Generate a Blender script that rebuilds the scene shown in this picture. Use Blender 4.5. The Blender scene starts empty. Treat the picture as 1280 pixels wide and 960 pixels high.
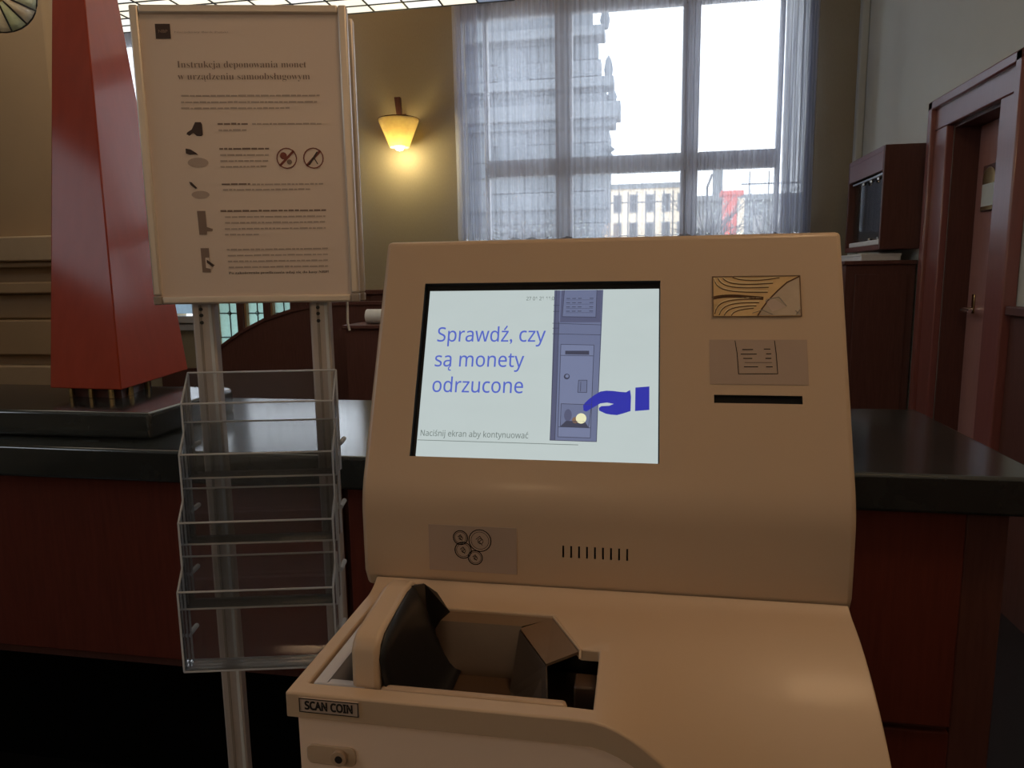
import bpy, bmesh, math, random
from mathutils import Matrix, Vector
random.seed(4)
PI = math.pi
sc = bpy.context.scene
COL = sc.collection

# ---------------------------------------------------------------- camera, sky, lights, exposure
cam = bpy.data.cameras.new('camera'); camo = bpy.data.objects.new('camera', cam); COL.objects.link(camo)
cam.sensor_width = 36.0; cam.lens = 25.3125; cam.clip_start = .02; cam.clip_end = 400
_y, _p, _r = math.radians(10.3), math.radians(8.53), .0145
F = Vector((-math.sin(_y)*math.cos(_p), math.cos(_y)*math.cos(_p), -math.sin(_p)))
R0 = Vector((math.cos(_y), math.sin(_y), 0)); U0 = R0.cross(F)
R = R0*math.cos(_r) - U0*math.sin(_r); U = R0*math.sin(_r) + U0*math.cos(_r)
camo.matrix_world = Matrix(((R.x, U.x, -F.x, 0), (R.y, U.y, -F.y, 0), (R.z, U.z, -F.z, 1.5), (0, 0, 0, 1)))
sc.camera = camo

wd = bpy.data.worlds.new('sky'); sc.world = wd; wd.use_nodes = True
bgn = wd.node_tree.nodes['Background']
bgn.inputs[0].default_value = (.82, .91, 1.0, 1); bgn.inputs[1].default_value = 3.7

def portal(loc, rot, sx, sy):
    l = bpy.data.lights.new('window_portal', 'AREA'); l.shape = 'RECTANGLE'; l.size = sx; l.size_y = sy
    l.cycles.is_portal = True
    o = bpy.data.objects.new('window_portal', l); COL.objects.link(o); o.location = loc; o.rotation_euler = rot
portal((-.1, 6.45, 2.67), (-PI/2, 0, 0), 2.8, 2.0)
portal((-5.4, -1.25, 3.5), (0, -PI/2, 0), 1.2, 2.7)
portal((-3.60, 6.45, 2.69), (-PI/2, 0, 0), 2.4, 2.0)

vs = sc.view_settings
vs.view_transform = 'Standard'; vs.look = 'None'; vs.gamma = 1; vs.use_curve_mapping = False
vs.exposure = 0.0

LAMP_WARM = (1.0, .72, .42)

# ---------------------------------------------------------------- materials
def nodes(m):
    m.use_nodes = True
    return m.node_tree.nodes, m.node_tree.links, m.node_tree.nodes['Principled BSDF']

def pmat(name, col, rough=.5, metal=0, var=.12, scale=25, bump=0, coat=0, stretch=(1, 1, 1), emit=None, es=1, spec=.5, sub=None):
    """procedural surface: base colour broken by object-space noise, optional grain relief"""
    m = bpy.data.materials.new(name); n, l, b = nodes(m)
    tc = n.new('ShaderNodeTexCoord'); mp = n.new('ShaderNodeMapping'); mp.inputs['Scale'].default_value = stretch
    nz = n.new('ShaderNodeTexNoise'); nz.inputs['Scale'].default_value = scale; nz.inputs['Detail'].default_value = 4
    l.new(tc.outputs['Object'], mp.inputs[0]); l.new(mp.outputs[0], nz.inputs['Vector'])
    mx = n.new('ShaderNodeMix'); mx.data_type = 'RGBA'
    c2 = sub if sub else tuple(c*(1-var) for c in col)
    c1 = col if sub else tuple(min(1, c*(1+var)) for c in col)
    mx.inputs[6].default_value = (*c1, 1); mx.inputs[7].default_value = (*c2, 1)
    l.new(nz.outputs['Fac'], mx.inputs[0]); l.new(mx.outputs[2], b.inputs['Base Color'])
    b.inputs['Roughness'].default_value = rough; b.inputs['Metallic'].default_value = metal
    b.inputs['Coat Weight'].default_value = coat; b.inputs['Coat Roughness'].default_value = .12
    b.inputs['Specular IOR Level'].default_value = spec
    if bump:
        bp = n.new('ShaderNodeBump'); bp.inputs['Strength'].default_value = bump; bp.inputs['Distance'].default_value = .01
        l.new(nz.outputs['Fac'], bp.inputs['Height']); l.new(bp.outputs[0], b.inputs['Normal'])
    if emit:
        b.inputs['Emission Color'].default_value = (*emit, 1); b.inputs['Emission Strength'].default_value = es
    return m

def clear(name, tint=.95, k=1.0, rough=.03, white=0.0, ior=1.45):
    """thin clear sheet: see-through plus mirror by Fresnel, optional milky share"""
    m = bpy.data.materials.new(name); m.use_nodes = True; n, l = m.node_tree.nodes, m.node_tree.links
    n.remove(n['Principled BSDF']); out = n['Material Output']
    t = n.new('ShaderNodeBsdfTransparent')
    nz = n.new('ShaderNodeTexNoise'); nz.inputs['Scale'].default_value = 30
    rp = n.new('ShaderNodeMapRange'); rp.inputs['To Min'].default_value = tint-.02; rp.inputs['To Max'].default_value = min(1, tint+.02)
    l.new(nz.outputs['Fac'], rp.inputs['Value']); l.new(rp.outputs[0], t.inputs['Color'])
    g = n.new('ShaderNodeBsdfGlossy'); g.inputs['Roughness'].default_value = rough; g.inputs['Color'].default_value = (k, k, k, 1)
    fr = n.new('ShaderNodeFresnel'); fr.inputs['IOR'].default_value = ior
    mx = n.new('ShaderNodeMixShader'); l.new(fr.outputs[0], mx.inputs[0]); l.new(t.outputs[0], mx.inputs[1]); l.new(g.outputs[0], mx.inputs[2])
    last = mx
    if white:
        d = n.new('ShaderNodeBsdfDiffuse'); d.inputs['Color'].default_value = (.85, .87, .9, 1)
        tl = n.new('ShaderNodeBsdfTranslucent'); tl.inputs['Color'].default_value = (.85, .87, .9, 1)
        a = n.new('ShaderNodeAddShader'); m2 = n.new('ShaderNodeMixShader'); m2.inputs[0].default_value = .5
        l.new(d.outputs[0], m2.inputs[1]); l.new(tl.outputs[0], m2.inputs[2])
        m3 = n.new('ShaderNodeMixShader'); m3.inputs[0].default_value = white
        l.new(mx.outputs[0], m3.inputs[1]); l.new(m2.outputs[0], m3.inputs[2]); last = m3
    l.new(last.outputs[0], out.inputs['Surface'])
    return m

def sheer(name, open_=.55, back=(.80, .84, .95), front=(.86, .87, .93)):
    m = bpy.data.materials.new(name); m.use_nodes = True; n, l = m.node_tree.nodes, m.node_tree.links
    n.remove(n['Principled BSDF']); out = n['Material Output']
    t = n.new('ShaderNodeBsdfTransparent')
    d = n.new('ShaderNodeBsdfDiffuse'); d.inputs['Color'].default_value = (*front, 1)
    tl = n.new('ShaderNodeBsdfTranslucent'); tl.inputs['Color'].default_value = (*back, 1)
    m2 = n.new('ShaderNodeMixShader'); m2.inputs[0].default_value = .72
    l.new(d.outputs[0], m2.inputs[1]); l.new(tl.outputs[0], m2.inputs[2])
    tc = n.new('ShaderNodeTexCoord'); mp = n.new('ShaderNodeMapping'); mp.inputs['Scale'].default_value = (30, 1, .6)
    nz = n.new('ShaderNodeTexNoise'); nz.inputs['Scale'].default_value = 1.5; nz.inputs['Detail'].default_value = 3
    l.new(tc.outputs['Object'], mp.inputs[0]); l.new(mp.outputs[0], nz.inputs['Vector'])
    rp = n.new('ShaderNodeMapRange'); rp.inputs['From Min'].default_value = .3; rp.inputs['From Max'].default_value = .7
    rp.inputs['To Min'].default_value = 1-open_-.09; rp.inputs['To Max'].default_value = 1-open_+.09
    l.new(nz.outputs['Fac'], rp.inputs['Value'])
    m3 = n.new('ShaderNodeMixShader'); l.new(rp.outputs[0], m3.inputs[0]); l.new(t.outputs[0], m3.inputs[1]); l.new(m2.outputs[0], m3.inputs[2])
    l.new(m3.outputs[0], out.inputs['Surface'])
    return m

def glow(name, col, s=1.0, base=(.02, .02, .02), rough=.35):
    m = bpy.data.materials.new(name); n, l, b = nodes(m)
    b.inputs['Base Color'].default_value = (*base, 1); b.inputs['Roughness'].default_value = rough
    nz = n.new('ShaderNodeTexNoise'); nz.inputs['Scale'].default_value = 6
    mx = n.new('ShaderNodeMix'); mx.data_type = 'RGBA'
    mx.inputs[6].default_value = (*[c*.97 for c in col], 1); mx.inputs[7].default_value = (*[c*1.03 for c in col], 1)
    l.new(nz.outputs['Fac'], mx.inputs[0]); l.new(mx.outputs[2], b.inputs['Emission Color'])
    b.inputs['Emission Strength'].default_value = s
    return m

def milk(name, col, t=.6):
    """lit-through coloured glass"""
    m = bpy.data.materials.new(name); n, l, b = nodes(m)
    out = n['Material Output']
    b.inputs['Roughness'].default_value = .2
    nz = n.new('ShaderNodeTexNoise'); nz.inputs['Scale'].default_value = 9; nz.inputs['Detail'].default_value = 3
    mx = n.new('ShaderNodeMix'); mx.data_type = 'RGBA'
    mx.inputs[6].default_value = (*[c*.8 for c in col], 1); mx.inputs[7].default_value = (*[min(1, c*1.15) for c in col], 1)
    l.new(nz.outputs['Fac'], mx.inputs[0]); l.new(mx.outputs[2], b.inputs['Base Color'])
    tl = n.new('ShaderNodeBsdfTranslucent'); l.new(mx.outputs[2], tl.inputs['Color'])
    ms = n.new('ShaderNodeMixShader'); ms.inputs[0].default_value = t
    l.new(b.outputs[0], ms.inputs[1]); l.new(tl.outputs[0], ms.inputs[2]); l.new(ms.outputs[0], out.inputs['Surface'])
    return m

M = {}
M['cream'] = pmat('cream_paint', (.60, .44, .30), .40, var=.02, scale=3, coat=.08)
M['cream2'] = pmat('cream_panel', (.97, .75, .59), .45, var=.02, scale=3)
M['lav'] = pmat('grey_plastic_rim', (.60, .59, .63), .35, var=.03)
M['traydark'] = pmat('dark_brown_plastic', (.09, .052, .032), .32, var=.2, scale=18)
M['traybeige'] = pmat('beige_plastic', (.20, .125, .075), .4, var=.05)
M['traycream'] = pmat('cream_plastic', (.52, .37, .25), .4)
M['traygrey'] = pmat('grey_brown_plastic', (.10, .08, .07), .3)
M['black'] = pmat('black_plastic', (.008, .008, .009), .35)
M['seam'] = pmat('seam_shadow_gap', (.10, .075, .055), .8)
M['ink'] = pmat('black_ink', (.02, .015, .014), .6)
M['film'] = pmat('clear_label_film', (.47, .355, .28), .3, var=.03)
M['gold'] = pmat('gold_plate_face', (.82, .55, .27), .3, .2, var=.25, scale=30)  # this and the next three colours carry the plate's painted reflection
M['golddk'] = pmat('dark_reflection_line', (.13, .06, .025), .35, .1)
M['goldlt'] = pmat('pale_reflection_line', (.95, .75, .46), .3, .2)
M['reflsweep'] = pmat('pale_reflection_sweep', (.72, .58, .44), .25, .3, var=.15, scale=60)
M['plate'] = pmat('name_plate', (.56, .44, .36), .4, .1, var=.04)
M['alu'] = pmat('satin_aluminium', (.60, .54, .51), .38, .25, var=.05, stretch=(40, 40, 1))
M['alu2'] = pmat('frame_aluminium', (.78, .69, .59), .4, .35, var=.04, stretch=(1, 1, 40))
M['corner'] = pmat('grey_corner_cap', (.34, .29, .25), .5)
M['paper'] = pmat('poster_paper', (.82, .68, .59), .35, var=.02, scale=5)
M['print'] = pmat('grey_print', (.27, .19, .155), .7)
M['print2'] = pmat('dark_print', (.07, .045, .04), .7)
M['print3'] = pmat('faint_print', (.53, .42, .36), .7)
M['redprint'] = pmat('red_print', (.26, .07, .05), .7)
M['acrylic'] = clear('clear_acrylic', .94, 1.0, .03, white=.018)
M['acrylic_floor'] = clear('acrylic_floor', .85, 1.0, .08, white=.16)
M['acrylic_edge'] = clear('acrylic_edge', .75, 1.0, .05, white=.85)  # whitened to carry the light caught at acrylic edges
M['stone'] = pmat('polished_dark_green_stone', (.024, .027, .027), .13, var=.5, scale=12, spec=.9)
M['maho'] = pmat('mahogany', (.125, .028, .018), .45, var=.3, scale=8, stretch=(12, 12, 1), spec=.25)
M['mahodark'] = pmat('dark_mahogany', (.105, .042, .035), .45, var=.3, scale=8, stretch=(12, 12, 1), spec=.3)
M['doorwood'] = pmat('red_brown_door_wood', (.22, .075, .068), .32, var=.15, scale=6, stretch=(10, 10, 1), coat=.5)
M['leafsheen'] = pmat('leaf_wood_painted_sheen', (.42, .22, .21), .3, var=.12, scale=6, stretch=(10, 10, 1), coat=.5)  # lighter than the door frame wood, reflected sheen put into the colour
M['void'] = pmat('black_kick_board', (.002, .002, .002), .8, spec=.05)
M['lacquer'] = pmat('red_brown_lacquer', (.36, .05, .02), .55, var=.15, scale=5, stretch=(6, 6, 1), coat=.28, spec=.1)
M['brass'] = pmat('aged_brass', (.45, .32, .15), .25, 1, var=.2)
M['steel'] = pmat('bright_steel', (.7, .7, .7), .2, 1)
M['olive'] = pmat('olive_wallpaper', (.36, .315, .225), .85, var=.12, scale=40, stretch=(6, 6, 1), bump=.15)
M['greenwall'] = pmat('grey_green_plaster', (.60, .64, .62), .8, var=.05, scale=4, bump=.05)
M['pier'] = pmat('ochre_stone_pier', (.36, .225, .115), .6, var=.08, scale=5)
M['pierpale'] = pmat('pale_stone_moulding', (.40, .27, .155), .55, var=.06)
M['ceil'] = pmat('ceiling_plaster', (.55, .5, .42), .9, var=.03)
M['floor'] = pmat('dark_floor_stone', (.012, .009, .008), .3, var=.3, scale=6)
M['white'] = pmat('white_window_paint', (.52, .53, .58), .45, var=.03)
M['whitething'] = pmat('white_paper', (.7, .72, .74), .5)
M['pane'] = clear('window_glass', .97, 1, .0, ior=1.3)
M['sheer'] = sheer('sheer_net', .50)
M['sheer2'] = sheer('sheer_net_gathered', .16, (.60, .63, .72), (.86, .85, .89))
M['lead'] = pmat('lead_came', (.05, .05, .05), .5, .4)
M['cyan'] = milk('pale_green_glass', (.62, .78, .74), .8)
M['bluepane'] = milk('pale_blue_glass', (.68, .80, .92), .85)
M['tifg'] = milk('grey_green_glass', (.8, .82, .66), .25)
M['tifc'] = milk('cream_glass', (.9, .82, .7), .25)
M['lay'] = glow('lit_cream_glass', (1.0, .93, .74), 1.15, (.5, .45, .35))
M['layw'] = glow('lit_white_glass', (.95, .95, .88), 1.15, (.5, .5, .5))
M['layb'] = glow('lit_blue_glass', (.22, .27, .36), .8, (.2, .22, .3))
M['amber'] = milk('amber_glass', (.95, .80, .50), .5)
M['bulb'] = glow('lamp_bulb', (1.0, .78, .38), 22)
M['added_globe'] = glow('fill_globe_glow', (1.0, .64, .35), 14, (.8, .8, .8))
M['bstone'] = pmat('grey_blue_stone', (.17, .185, .205), .9, var=.06, scale=1.2)
M['bstone2'] = pmat('dark_grey_blue_stone', (.14, .155, .175), .9, var=.06, scale=1.2)
M['ochre'] = pmat('pale_ochre_render', (.88, .74, .56), .9, var=.04, scale=1)
M['bwin'] = pmat('far_window_glass', (.34, .33, .33), .3)
M['farhouse'] = pmat('grey_far_render', (.24, .25, .26), .9, var=.1, scale=1)
M['redfar'] = pmat('red_enamel', (.75, .16, .12), .5)
M['pave'] = pmat('street_paving', (.5, .46, .42), .9, var=.1, scale=2)
M['twig'] = pmat('grey_twig', (.16, .16, .17), .9)
M['leaf'] = pmat('frosted_leaf', (.42, .45, .42), .9, var=.3, scale=5)
M['scr'] = glow('screen_white', (.49, .565, .56))
M['scrblue'] = glow('screen_blue', (.085, .13, .53))
M['scrgrey'] = glow('screen_grey', (.16, .20, .19))
M['scrdk'] = glow('screen_ink', (.045, .05, .085))
M['scrlock'] = glow('screen_slate', (.135, .16, .27))
M['scrlock2'] = glow('screen_slate_light', (.165, .195, .32))
M['scrlock3'] = glow('screen_slate_dark', (.085, .095, .17))
M['scrhand'] = glow('screen_hand_blue', (.024, .03, .36))
M['scrcoin'] = glow('screen_coin', (.80, .78, .50))
M['scrbrown'] = glow('screen_brown', (.22, .13, .08))

# ---------------------------------------------------------------- builders
INV = {}
def _link(o, parent):
    COL.objects.link(o)
    if parent is not None: o.parent = parent
def root_of(o):
    while o.parent is not None: o = o.parent
    return o
def tag(o, label=None, cat=None, group=None, kind=None):
    if label: o['label'] = label
    if cat: o['category'] = cat
    if group: o['group'] = group
    if kind: o['kind'] = kind
    return o
def thing(name, label, cat, loc=(0, 0, 0), rotz=0, group=None, kind=None):
    o = bpy.data.objects.new(name, None); COL.objects.link(o); o.empty_display_size = .05
    o.location = loc; o.rotation_euler = (0, 0, rotz)
    INV[o.name] = (Matrix.Translation(loc) @ Matrix.Rotation(rotz, 4, 'Z')).inverted()
    return tag(o, label, cat, group, kind)

class MB:
    def __init__(s): s.v = []; s.f = []
    def add(s, vs_, fs): b = len(s.v); s.v += [tuple(p) for p in vs_]; s.f += [tuple(b+i for i in f) for f in fs]; return s
    def box(s, x0, x1, y0, y1, z0, z1):
        return s.add([(x0,y0,z0),(x1,y0,z0),(x1,y1,z0),(x0,y1,z0),(x0,y0,z1),(x1,y0,z1),(x1,y1,z1),(x0,y1,z1)],
                     [(0,3,2,1),(4,5,6,7),(0,1,5,4),(1,2,6,5),(2,3,7,6),(3,0,4,7)])
    def hexa(s, a, b):      # two matching quads (or polygons) joined
        n = len(a)
        return s.add(list(a)+list(b), [tuple(range(n))[::-1], tuple(range(n, 2*n))] + [(i, (i+1) % n, n+(i+1) % n, n+i) for i in range(n)])
    def prism(s, poly, f0, f1):   # poly of 2-tuples mapped through f0 / f1
        return s.hexa([f0(*p) for p in poly], [f1(*p) for p in poly])
    def tube(s, pts, r, n=10, cap=True):
        pts = [Vector(p) for p in pts]; b = len(s.v); m = len(pts)
        up = Vector((0, 0, 1))
        for i, p in enumerate(pts):
            t = (pts[min(i+1, m-1)] - pts[max(i-1, 0)]).normalized()
            a = t.cross(up if abs(t.z) < .9 else Vector((1, 0, 0))).normalized(); c = t.cross(a)
            rr = r[i] if isinstance(r, (list, tuple)) else r
            for k in range(n):
                q = p + (a*math.cos(2*PI*k/n) + c*math.sin(2*PI*k/n))*rr; s.v.append(tuple(q))
        for i in range(m-1):
            for k in range(n): s.f.append((b+i*n+k, b+i*n+(k+1) % n, b+(i+1)*n+(k+1) % n, b+(i+1)*n+k))
        if cap: s.f.append(tuple(b+k for k in range(n))[::-1]); s.f.append(tuple(b+(m-1)*n+k for k in range(n)))
        return s
    def lathe(s, prof, cx, cy, n=24, a0=0, a1=2*PI):
        full = abs(a1-a0-2*PI) < 1e-6; b = len(s.v); m = len(prof); cols = n if full else n+1
        for k in range(cols):
            a = a0+(a1-a0)*k/n
            for r, z in prof: s.v.append((cx+r*math.cos(a), cy+r*math.sin(a), z))
        for k in range(n):
            k2 = (k+1) % cols
            for i in range(m-1): s.f.append((b+k*m+i, b+k2*m+i, b+k2*m+i+1, b+k*m+i+1))
        return s
    def grid(s, fn, us, ws, skip=None):
        b = len(s.v); nw = len(ws)
        for u in us:
            for w in ws: s.v.append(tuple(fn(u, w)))
        for i in range(len(us)-1):
            for j in range(nw-1):
                if skip and skip((us[i]+us[i+1])/2, (ws[j]+ws[j+1])/2): continue
                s.f.append((b+i*nw+j, b+(i+1)*nw+j, b+(i+1)*nw+j+1, b+i*nw+j+1))
        return s
    def build(s, name, mat, parent=None, bevel=0, seg=2, smooth=False, ang=35, local=False, weld=True, solid=0):
        me = bpy.data.meshes.new(name)
        vv = s.v
        if parent is not None and not local:
            inv = INV[root_of(parent).name]; vv = [tuple(inv @ Vector(p)) for p in vv]
        me.from_pydata(vv, [], s.f)
        bm = bmesh.new(); bm.from_mesh(me)
        if weld: bmesh.ops.remove_doubles(bm, verts=bm.verts, dist=1e-6)
        bmesh.ops.recalc_face_normals(bm, faces=bm.faces); bm.to_mesh(me); bm.free()
        me.materials.append(M[mat] if isinstance(mat, str) else mat)
        if smooth:
            me.polygons.foreach_set('use_smooth', [True]*len(me.polygons)); me.set_sharp_from_angle(angle=math.radians(ang))
        o = bpy.data.objects.new(name, me); _link(o, parent)
        if solid:
            sm = o.modifiers.new('thickness', 'SOLIDIFY'); sm.thickness = solid
        if bevel:
            bv = o.modifiers.new('rounded_edges', 'BEVEL'); bv.width = bevel; bv.segments = seg; bv.limit_method = 'ANGLE'; bv.angle_limit = math.radians(ang)
            bv.harden_normals = False
            me.polygons.foreach_set('use_smooth', [True]*len(me.polygons))
            if not smooth: me.set_sharp_from_angle(angle=math.radians(ang))
        return o
def box(name, mat, parent, x0, x1, y0, y1, z0, z1, bevel=0, local=False):
    return MB().box(x0, x1, y0, y1, z0, z1).build(name, mat, parent, bevel=bevel, local=local)

def text_mesh(body, thick=0.0):
    cu = bpy.data.curves.new('lettering', 'FONT'); cu.body = body; cu.resolution_u = 3; cu.offset = thick
    o = bpy.data.objects.new('lettering', cu); COL.objects.link(o)
    dg = bpy.context.evaluated_depsgraph_get()
    me = bpy.data.meshes.new_from_object(o.evaluated_get(dg))
    bpy.data.objects.remove(o); bpy.data.curves.remove(cu)
    return me
def lettering(body, mat, parent, fn, u0, u1, v0, vh, name='lettering', thick=0.0, local=False):
    """flat text, left end u0, right end u1, baseline v0, cap height vh, placed through fn(u, v)"""
    me = text_mesh(body, thick)
    xs = [v.co.x for v in me.vertices]; x0, x1 = min(xs), max(xs)
    k = (u1-u0)/(x1-x0); ky = vh/.70 if vh else k
    inv = None if local else INV[root_of(parent).name]
    for v in me.vertices:
        p = Vector(fn(u0+(v.co.x-x0)*k, v0+v.co.y*ky)); v.co = p if local else inv @ p
    me.materials.clear(); me.materials.append(M[mat])
    o = bpy.data.objects.new(name, me); _link(o, parent); return o
SANS = (0x1D5A0, 0x1D5BA, 0x1D7E2); SERIF = (0x1D400, 0x1D41A, 0x1D7CE)
MARKS = {'ź': ('z', 'acute'), 'ś': ('s', 'acute'), 'ć': ('c', 'acute'), 'ń': ('n', 'acute'), 'ą': ('a', 'tail'), 'ę': ('e', 'tail'), 'ł': ('l', 'bar')}
def styled(ch, st_):
    if 'A' <= ch <= 'Z': return chr(st_[0]+ord(ch)-65)
    if 'a' <= ch <= 'z': return chr(st_[1]+ord(ch)-97)
    if '0' <= ch <= '9': return chr(st_[2]+ord(ch)-48)
    return ch
def lettering2(body, mat, parent, fn, u0, u1, v0, vh, style=SANS, thick=0.0, local=False, name='lettering'):
    base = ''.join(styled(MARKS.get(c, (c,))[0], style) for c in body)
    me = text_mesh(base, thick); xs = [v.co.x for v in me.vertices]; x0, x1 = min(xs), max(xs); bpy.data.meshes.remove(me)
    k = (u1-u0)/(x1-x0); ky = vh/.69
    g = lambda x, y: fn(u0+(x-x0)*k, v0+y*ky)
    o = lettering(base, mat, parent, fn, u0, u1, v0, vh/.69*.70, name, thick, local)
    for i, c in enumerate(body):
        if c not in MARKS: continue
        mk = MB()
        m1 = text_mesh(base[:i+1]); b_ = max(v.co.x for v in m1.vertices); bpy.data.meshes.remove(m1)
        m2 = text_mesh(base[i]); w_ = [v.co.x for v in m2.vertices]; w_ = max(w_)-min(w_); bpy.data.meshes.remove(m2)
        c_ = b_-w_/2; kind = MARKS[c][1]; lw = .075 if style is SANS else .06
        if kind == 'acute': ribbon(mk, [(c_-.03, .60), (c_+.09, .76)], lw, g)
        elif kind == 'tail': ribbon(mk, [(b_-.06, .02), (b_-.13, -.08), (b_-.12, -.16), (b_-.02, -.19)], lw*.8, g)
        else: ribbon(mk, [(c_-.13, .28), (c_+.13, .44)], lw, g)
        mk.build('accent', mat, o, local=local)
    return o
def ribbon(mb, pts, w, fn, closed=False):
    """flat stroke of width w along 2-D points, mapped through fn"""
    n = len(pts); seq = list(range(n)) + ([0] if closed else [])
    for a, b in zip(seq[:-1], seq[1:]):
        (x0, y0), (x1, y1) = pts[a], pts[b]; d = math.hypot(x1-x0, y1-y0) or 1e-9
        nx, ny = -(y1-y0)/d*w/2, (x1-x0)/d*w/2; ex, ey = (x1-x0)/d*w*.4, (y1-y0)/d*w*.4
        mb.add([fn(x0+nx-ex, y0+ny-ey), fn(x0-nx-ex, y0-ny-ey), fn(x1-nx+ex, y1-ny+ey), fn(x1+nx+ex, y1+ny+ey)], [(0, 1, 2, 3)])
    return mb
def circ(cx, cy, r, n=20): return [(cx+r*math.cos(2*PI*k/n), cy+r*math.sin(2*PI*k/n)) for k in range(n)]
def flat(poly, fn): return MB().add([fn(*p) for p in poly], [tuple(range(len(poly)))])
def rect(x0, x1, y0, y1): return [(x0, y0), (x1, y0), (x1, y1), (x0, y1)]

# ================================================================ the room
def holed_wall(name, mat, xs, zs, holes, fn):
    """solid wall cut by rectangular openings; fn(u, depth, z)"""
    mb = MB()
    for i in range(len(xs)-1):
        for j in range(len(zs)-1):
            cx, cz = (xs[i]+xs[i+1])/2, (zs[j]+zs[j+1])/2
            if any(a < cx < b and c < cz < d for a, b, c, d in holes): continue
            q = [(xs[i], zs[j]), (xs[i+1], zs[j]), (xs[i+1], zs[j+1]), (xs[i], zs[j+1])]
            mb.hexa([fn(u, 0, z) for u, z in q], [fn(u, 1, z) for u, z in q])
    o = mb.build(name, mat, weld=False); tag(o, kind='structure'); return o
H = 4.3
tag(box('floor', 'floor', None, -5.4, 2.2, -4, 6.35, -.1, 0), kind='structure')
tag(box('ceiling', 'ceil', None, -5.4, 2.2, -4, 6.35, H, H+.1), kind='structure')
W1 = (-1.52, 1.27, 1.70, 3.66); W2 = (-3.90, -2.98, .70, 1.50); W3 = (-4.36, -3.96, 1.16, 1.50); W5 = (-4.78, -2.42, 1.72, 3.66)
holed_wall('wall_back', 'olive', [-5.4, -4.78, -4.36, -3.96, -3.90, -2.98, -2.42, -1.52, 1.27, 2.2], [0, .70, 1.16, 1.50, 1.70, 1.72, 3.66, H], [W1, W2, W3, W5],
           lambda u, d, z: (u, 6.0+.35*d, z))
D1 = (3.70, 4.28, 0, 2.25)
holed_wall('wall_right', 'greenwall', [-4, 3.70, 4.28, 6.0], [0, 2.25, H], [D1], lambda u, d, z: (1.6+.3*d, u, z))
WM = (-2.6, .1, 2.9, 4.1)
holed_wall('wall_left', 'greenwall', [-4, -2.6, .1, 6.0], [0, 2.9, 4.1, H], [WM], lambda u, d, z: (-5.0-.35*d, u, z))
tag(box('wall_front', 'greenwall', None, -5.35, 2.2, -4.3, -4, 0, H), kind='structure')
box('door_backing', 'mahodark', tag(box('wall_beyond_door', 'greenwall', None, 1.95, 2.05, 3.3, 4.7, 0, 2.6), kind='structure'), 1.94, 1.95, 3.4, 4.6, 0, 2.5, local=True)
wr = thing('trim_4', None, None, (1.57, -.2, 0), kind='structure')
box('panel_field', 'mahodark', wr, 1.575, 1.60, -4, 3.47, 0, 1.30); box('cap_rail', 'mahodark', wr, 1.55, 1.60, -4, 3.47, 1.30, 1.34, .006)
# pale strip running up the corner between back and right wall
tag(MB().box(1.545, 1.60, 5.93, 6.0, 1.56, H).build('trim_2', 'greenwall', bevel=.01), kind='structure')

# pier with stepped stone mouldings beside the lacquered obelisk
pier = thing('wall_pier', None, None, (-3.8, 3.2, 0), kind='structure')
box('shaft', 'pier', pier, -5.0, -2.66, 3.04, 3.5, 0, H, .03)
for z0, z1, dy, mt in ((1.60, 1.715, .10, 'pierpale'), (1.572, 1.60, .07, 'pier'), (1.45, 1.505, .08, 'pier'), (1.33, 1.45, .02, 'pier'),
                       (1.155, 1.325, .05, 'pier'), (0, 1.105, .06, 'pierpale')):
    box('moulding', mt, pier, -5.0, -2.64, 3.04-dy, 3.06, z0, z1, .008)

# wooden wainscot below the back windows
wain = thing('trim_1', None, None, (-.6, 5.95, 0), kind='structure')
box('panel_field', 'mahodark', wain, -2.96, 1.2, 5.955, 6.0, 0, 1.36)
box('cap_rail', 'mahodark', wain, -2.96, 1.2, 5.92, 6.0, 1.36, 1.40, .006)
for k in range(7):
    box('stile', 'mahodark', wain, -2.96+.66*k, -2.86+.66*k, 5.94, 5.96, .05, 1.36, .004)
box('casing', 'mahodark', wain, -2.98, -2.90, 5.93, 6.02, 0, 1.58, .006)
box('head_board', 'mahodark', wain, -4.40, -2.90, 5.96, 6.0, 1.50, 1.58, .006)
box('lower_board', 'mahodark', wain, -4.40, -2.98, 5.96, 6.0, 0, .70, .006)

# big window with sashes
w1 = thing('window_1', None, None, (-.13, 6.05, 1.7), kind='structure')
yy0, yy1 = 6.0, 6.09
def member(nm, x0, x1, z0, z1, y0=yy0, y1=yy1, b=.008): box(nm, 'white', w1, x0, x1, y0, y1, z0, z1, b)
member('jamb', -1.52, -1.47, 1.70, 3.66); member('jamb', 1.22, 1.27, 1.70, 3.66)
member('stile', -1.29, -1.26, 1.80, 3.54); member('stile', 1.0, 1.03, 1.80, 3.54)
member('head', -1.47, 1.22, 3.54, 3.66); member('bottom_rail', -1.47, 1.22, 1.70, 1.80)
for a, b in ((-.709, -.571), (.284, .414)):
    member('mullion', a+.045, b-.045, 1.80, 3.54, 5.985, 6.09)
    member('transom', a, b, 2.305, 2.438, 5.99, 6.085)
    for z0, z1 in ((1.80, 2.305), (2.438, 3.54)):
        member('stile', a, a+.043, z0, z1); member('stile', b-.043, b, z0, z1)
for a, b in ((-1.47, -1.29), (1.03, 1.22)):
    box('side_light', 'pane', w1, a, b, 6.04, 6.046, 1.80, 3.54)
for a, b in ((-1.26, -.709), (-.571, .284), (.414, 1.0)):
    member('transom', a, b, 2.305, 2.438, 5.99, 6.09)
    box('pane', 'pane', w1, a, b, 6.04, 6.046, 1.80, 2.305); box('pane', 'pane', w1, a, b, 6.04, 6.046, 2.438, 3.54)
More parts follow.
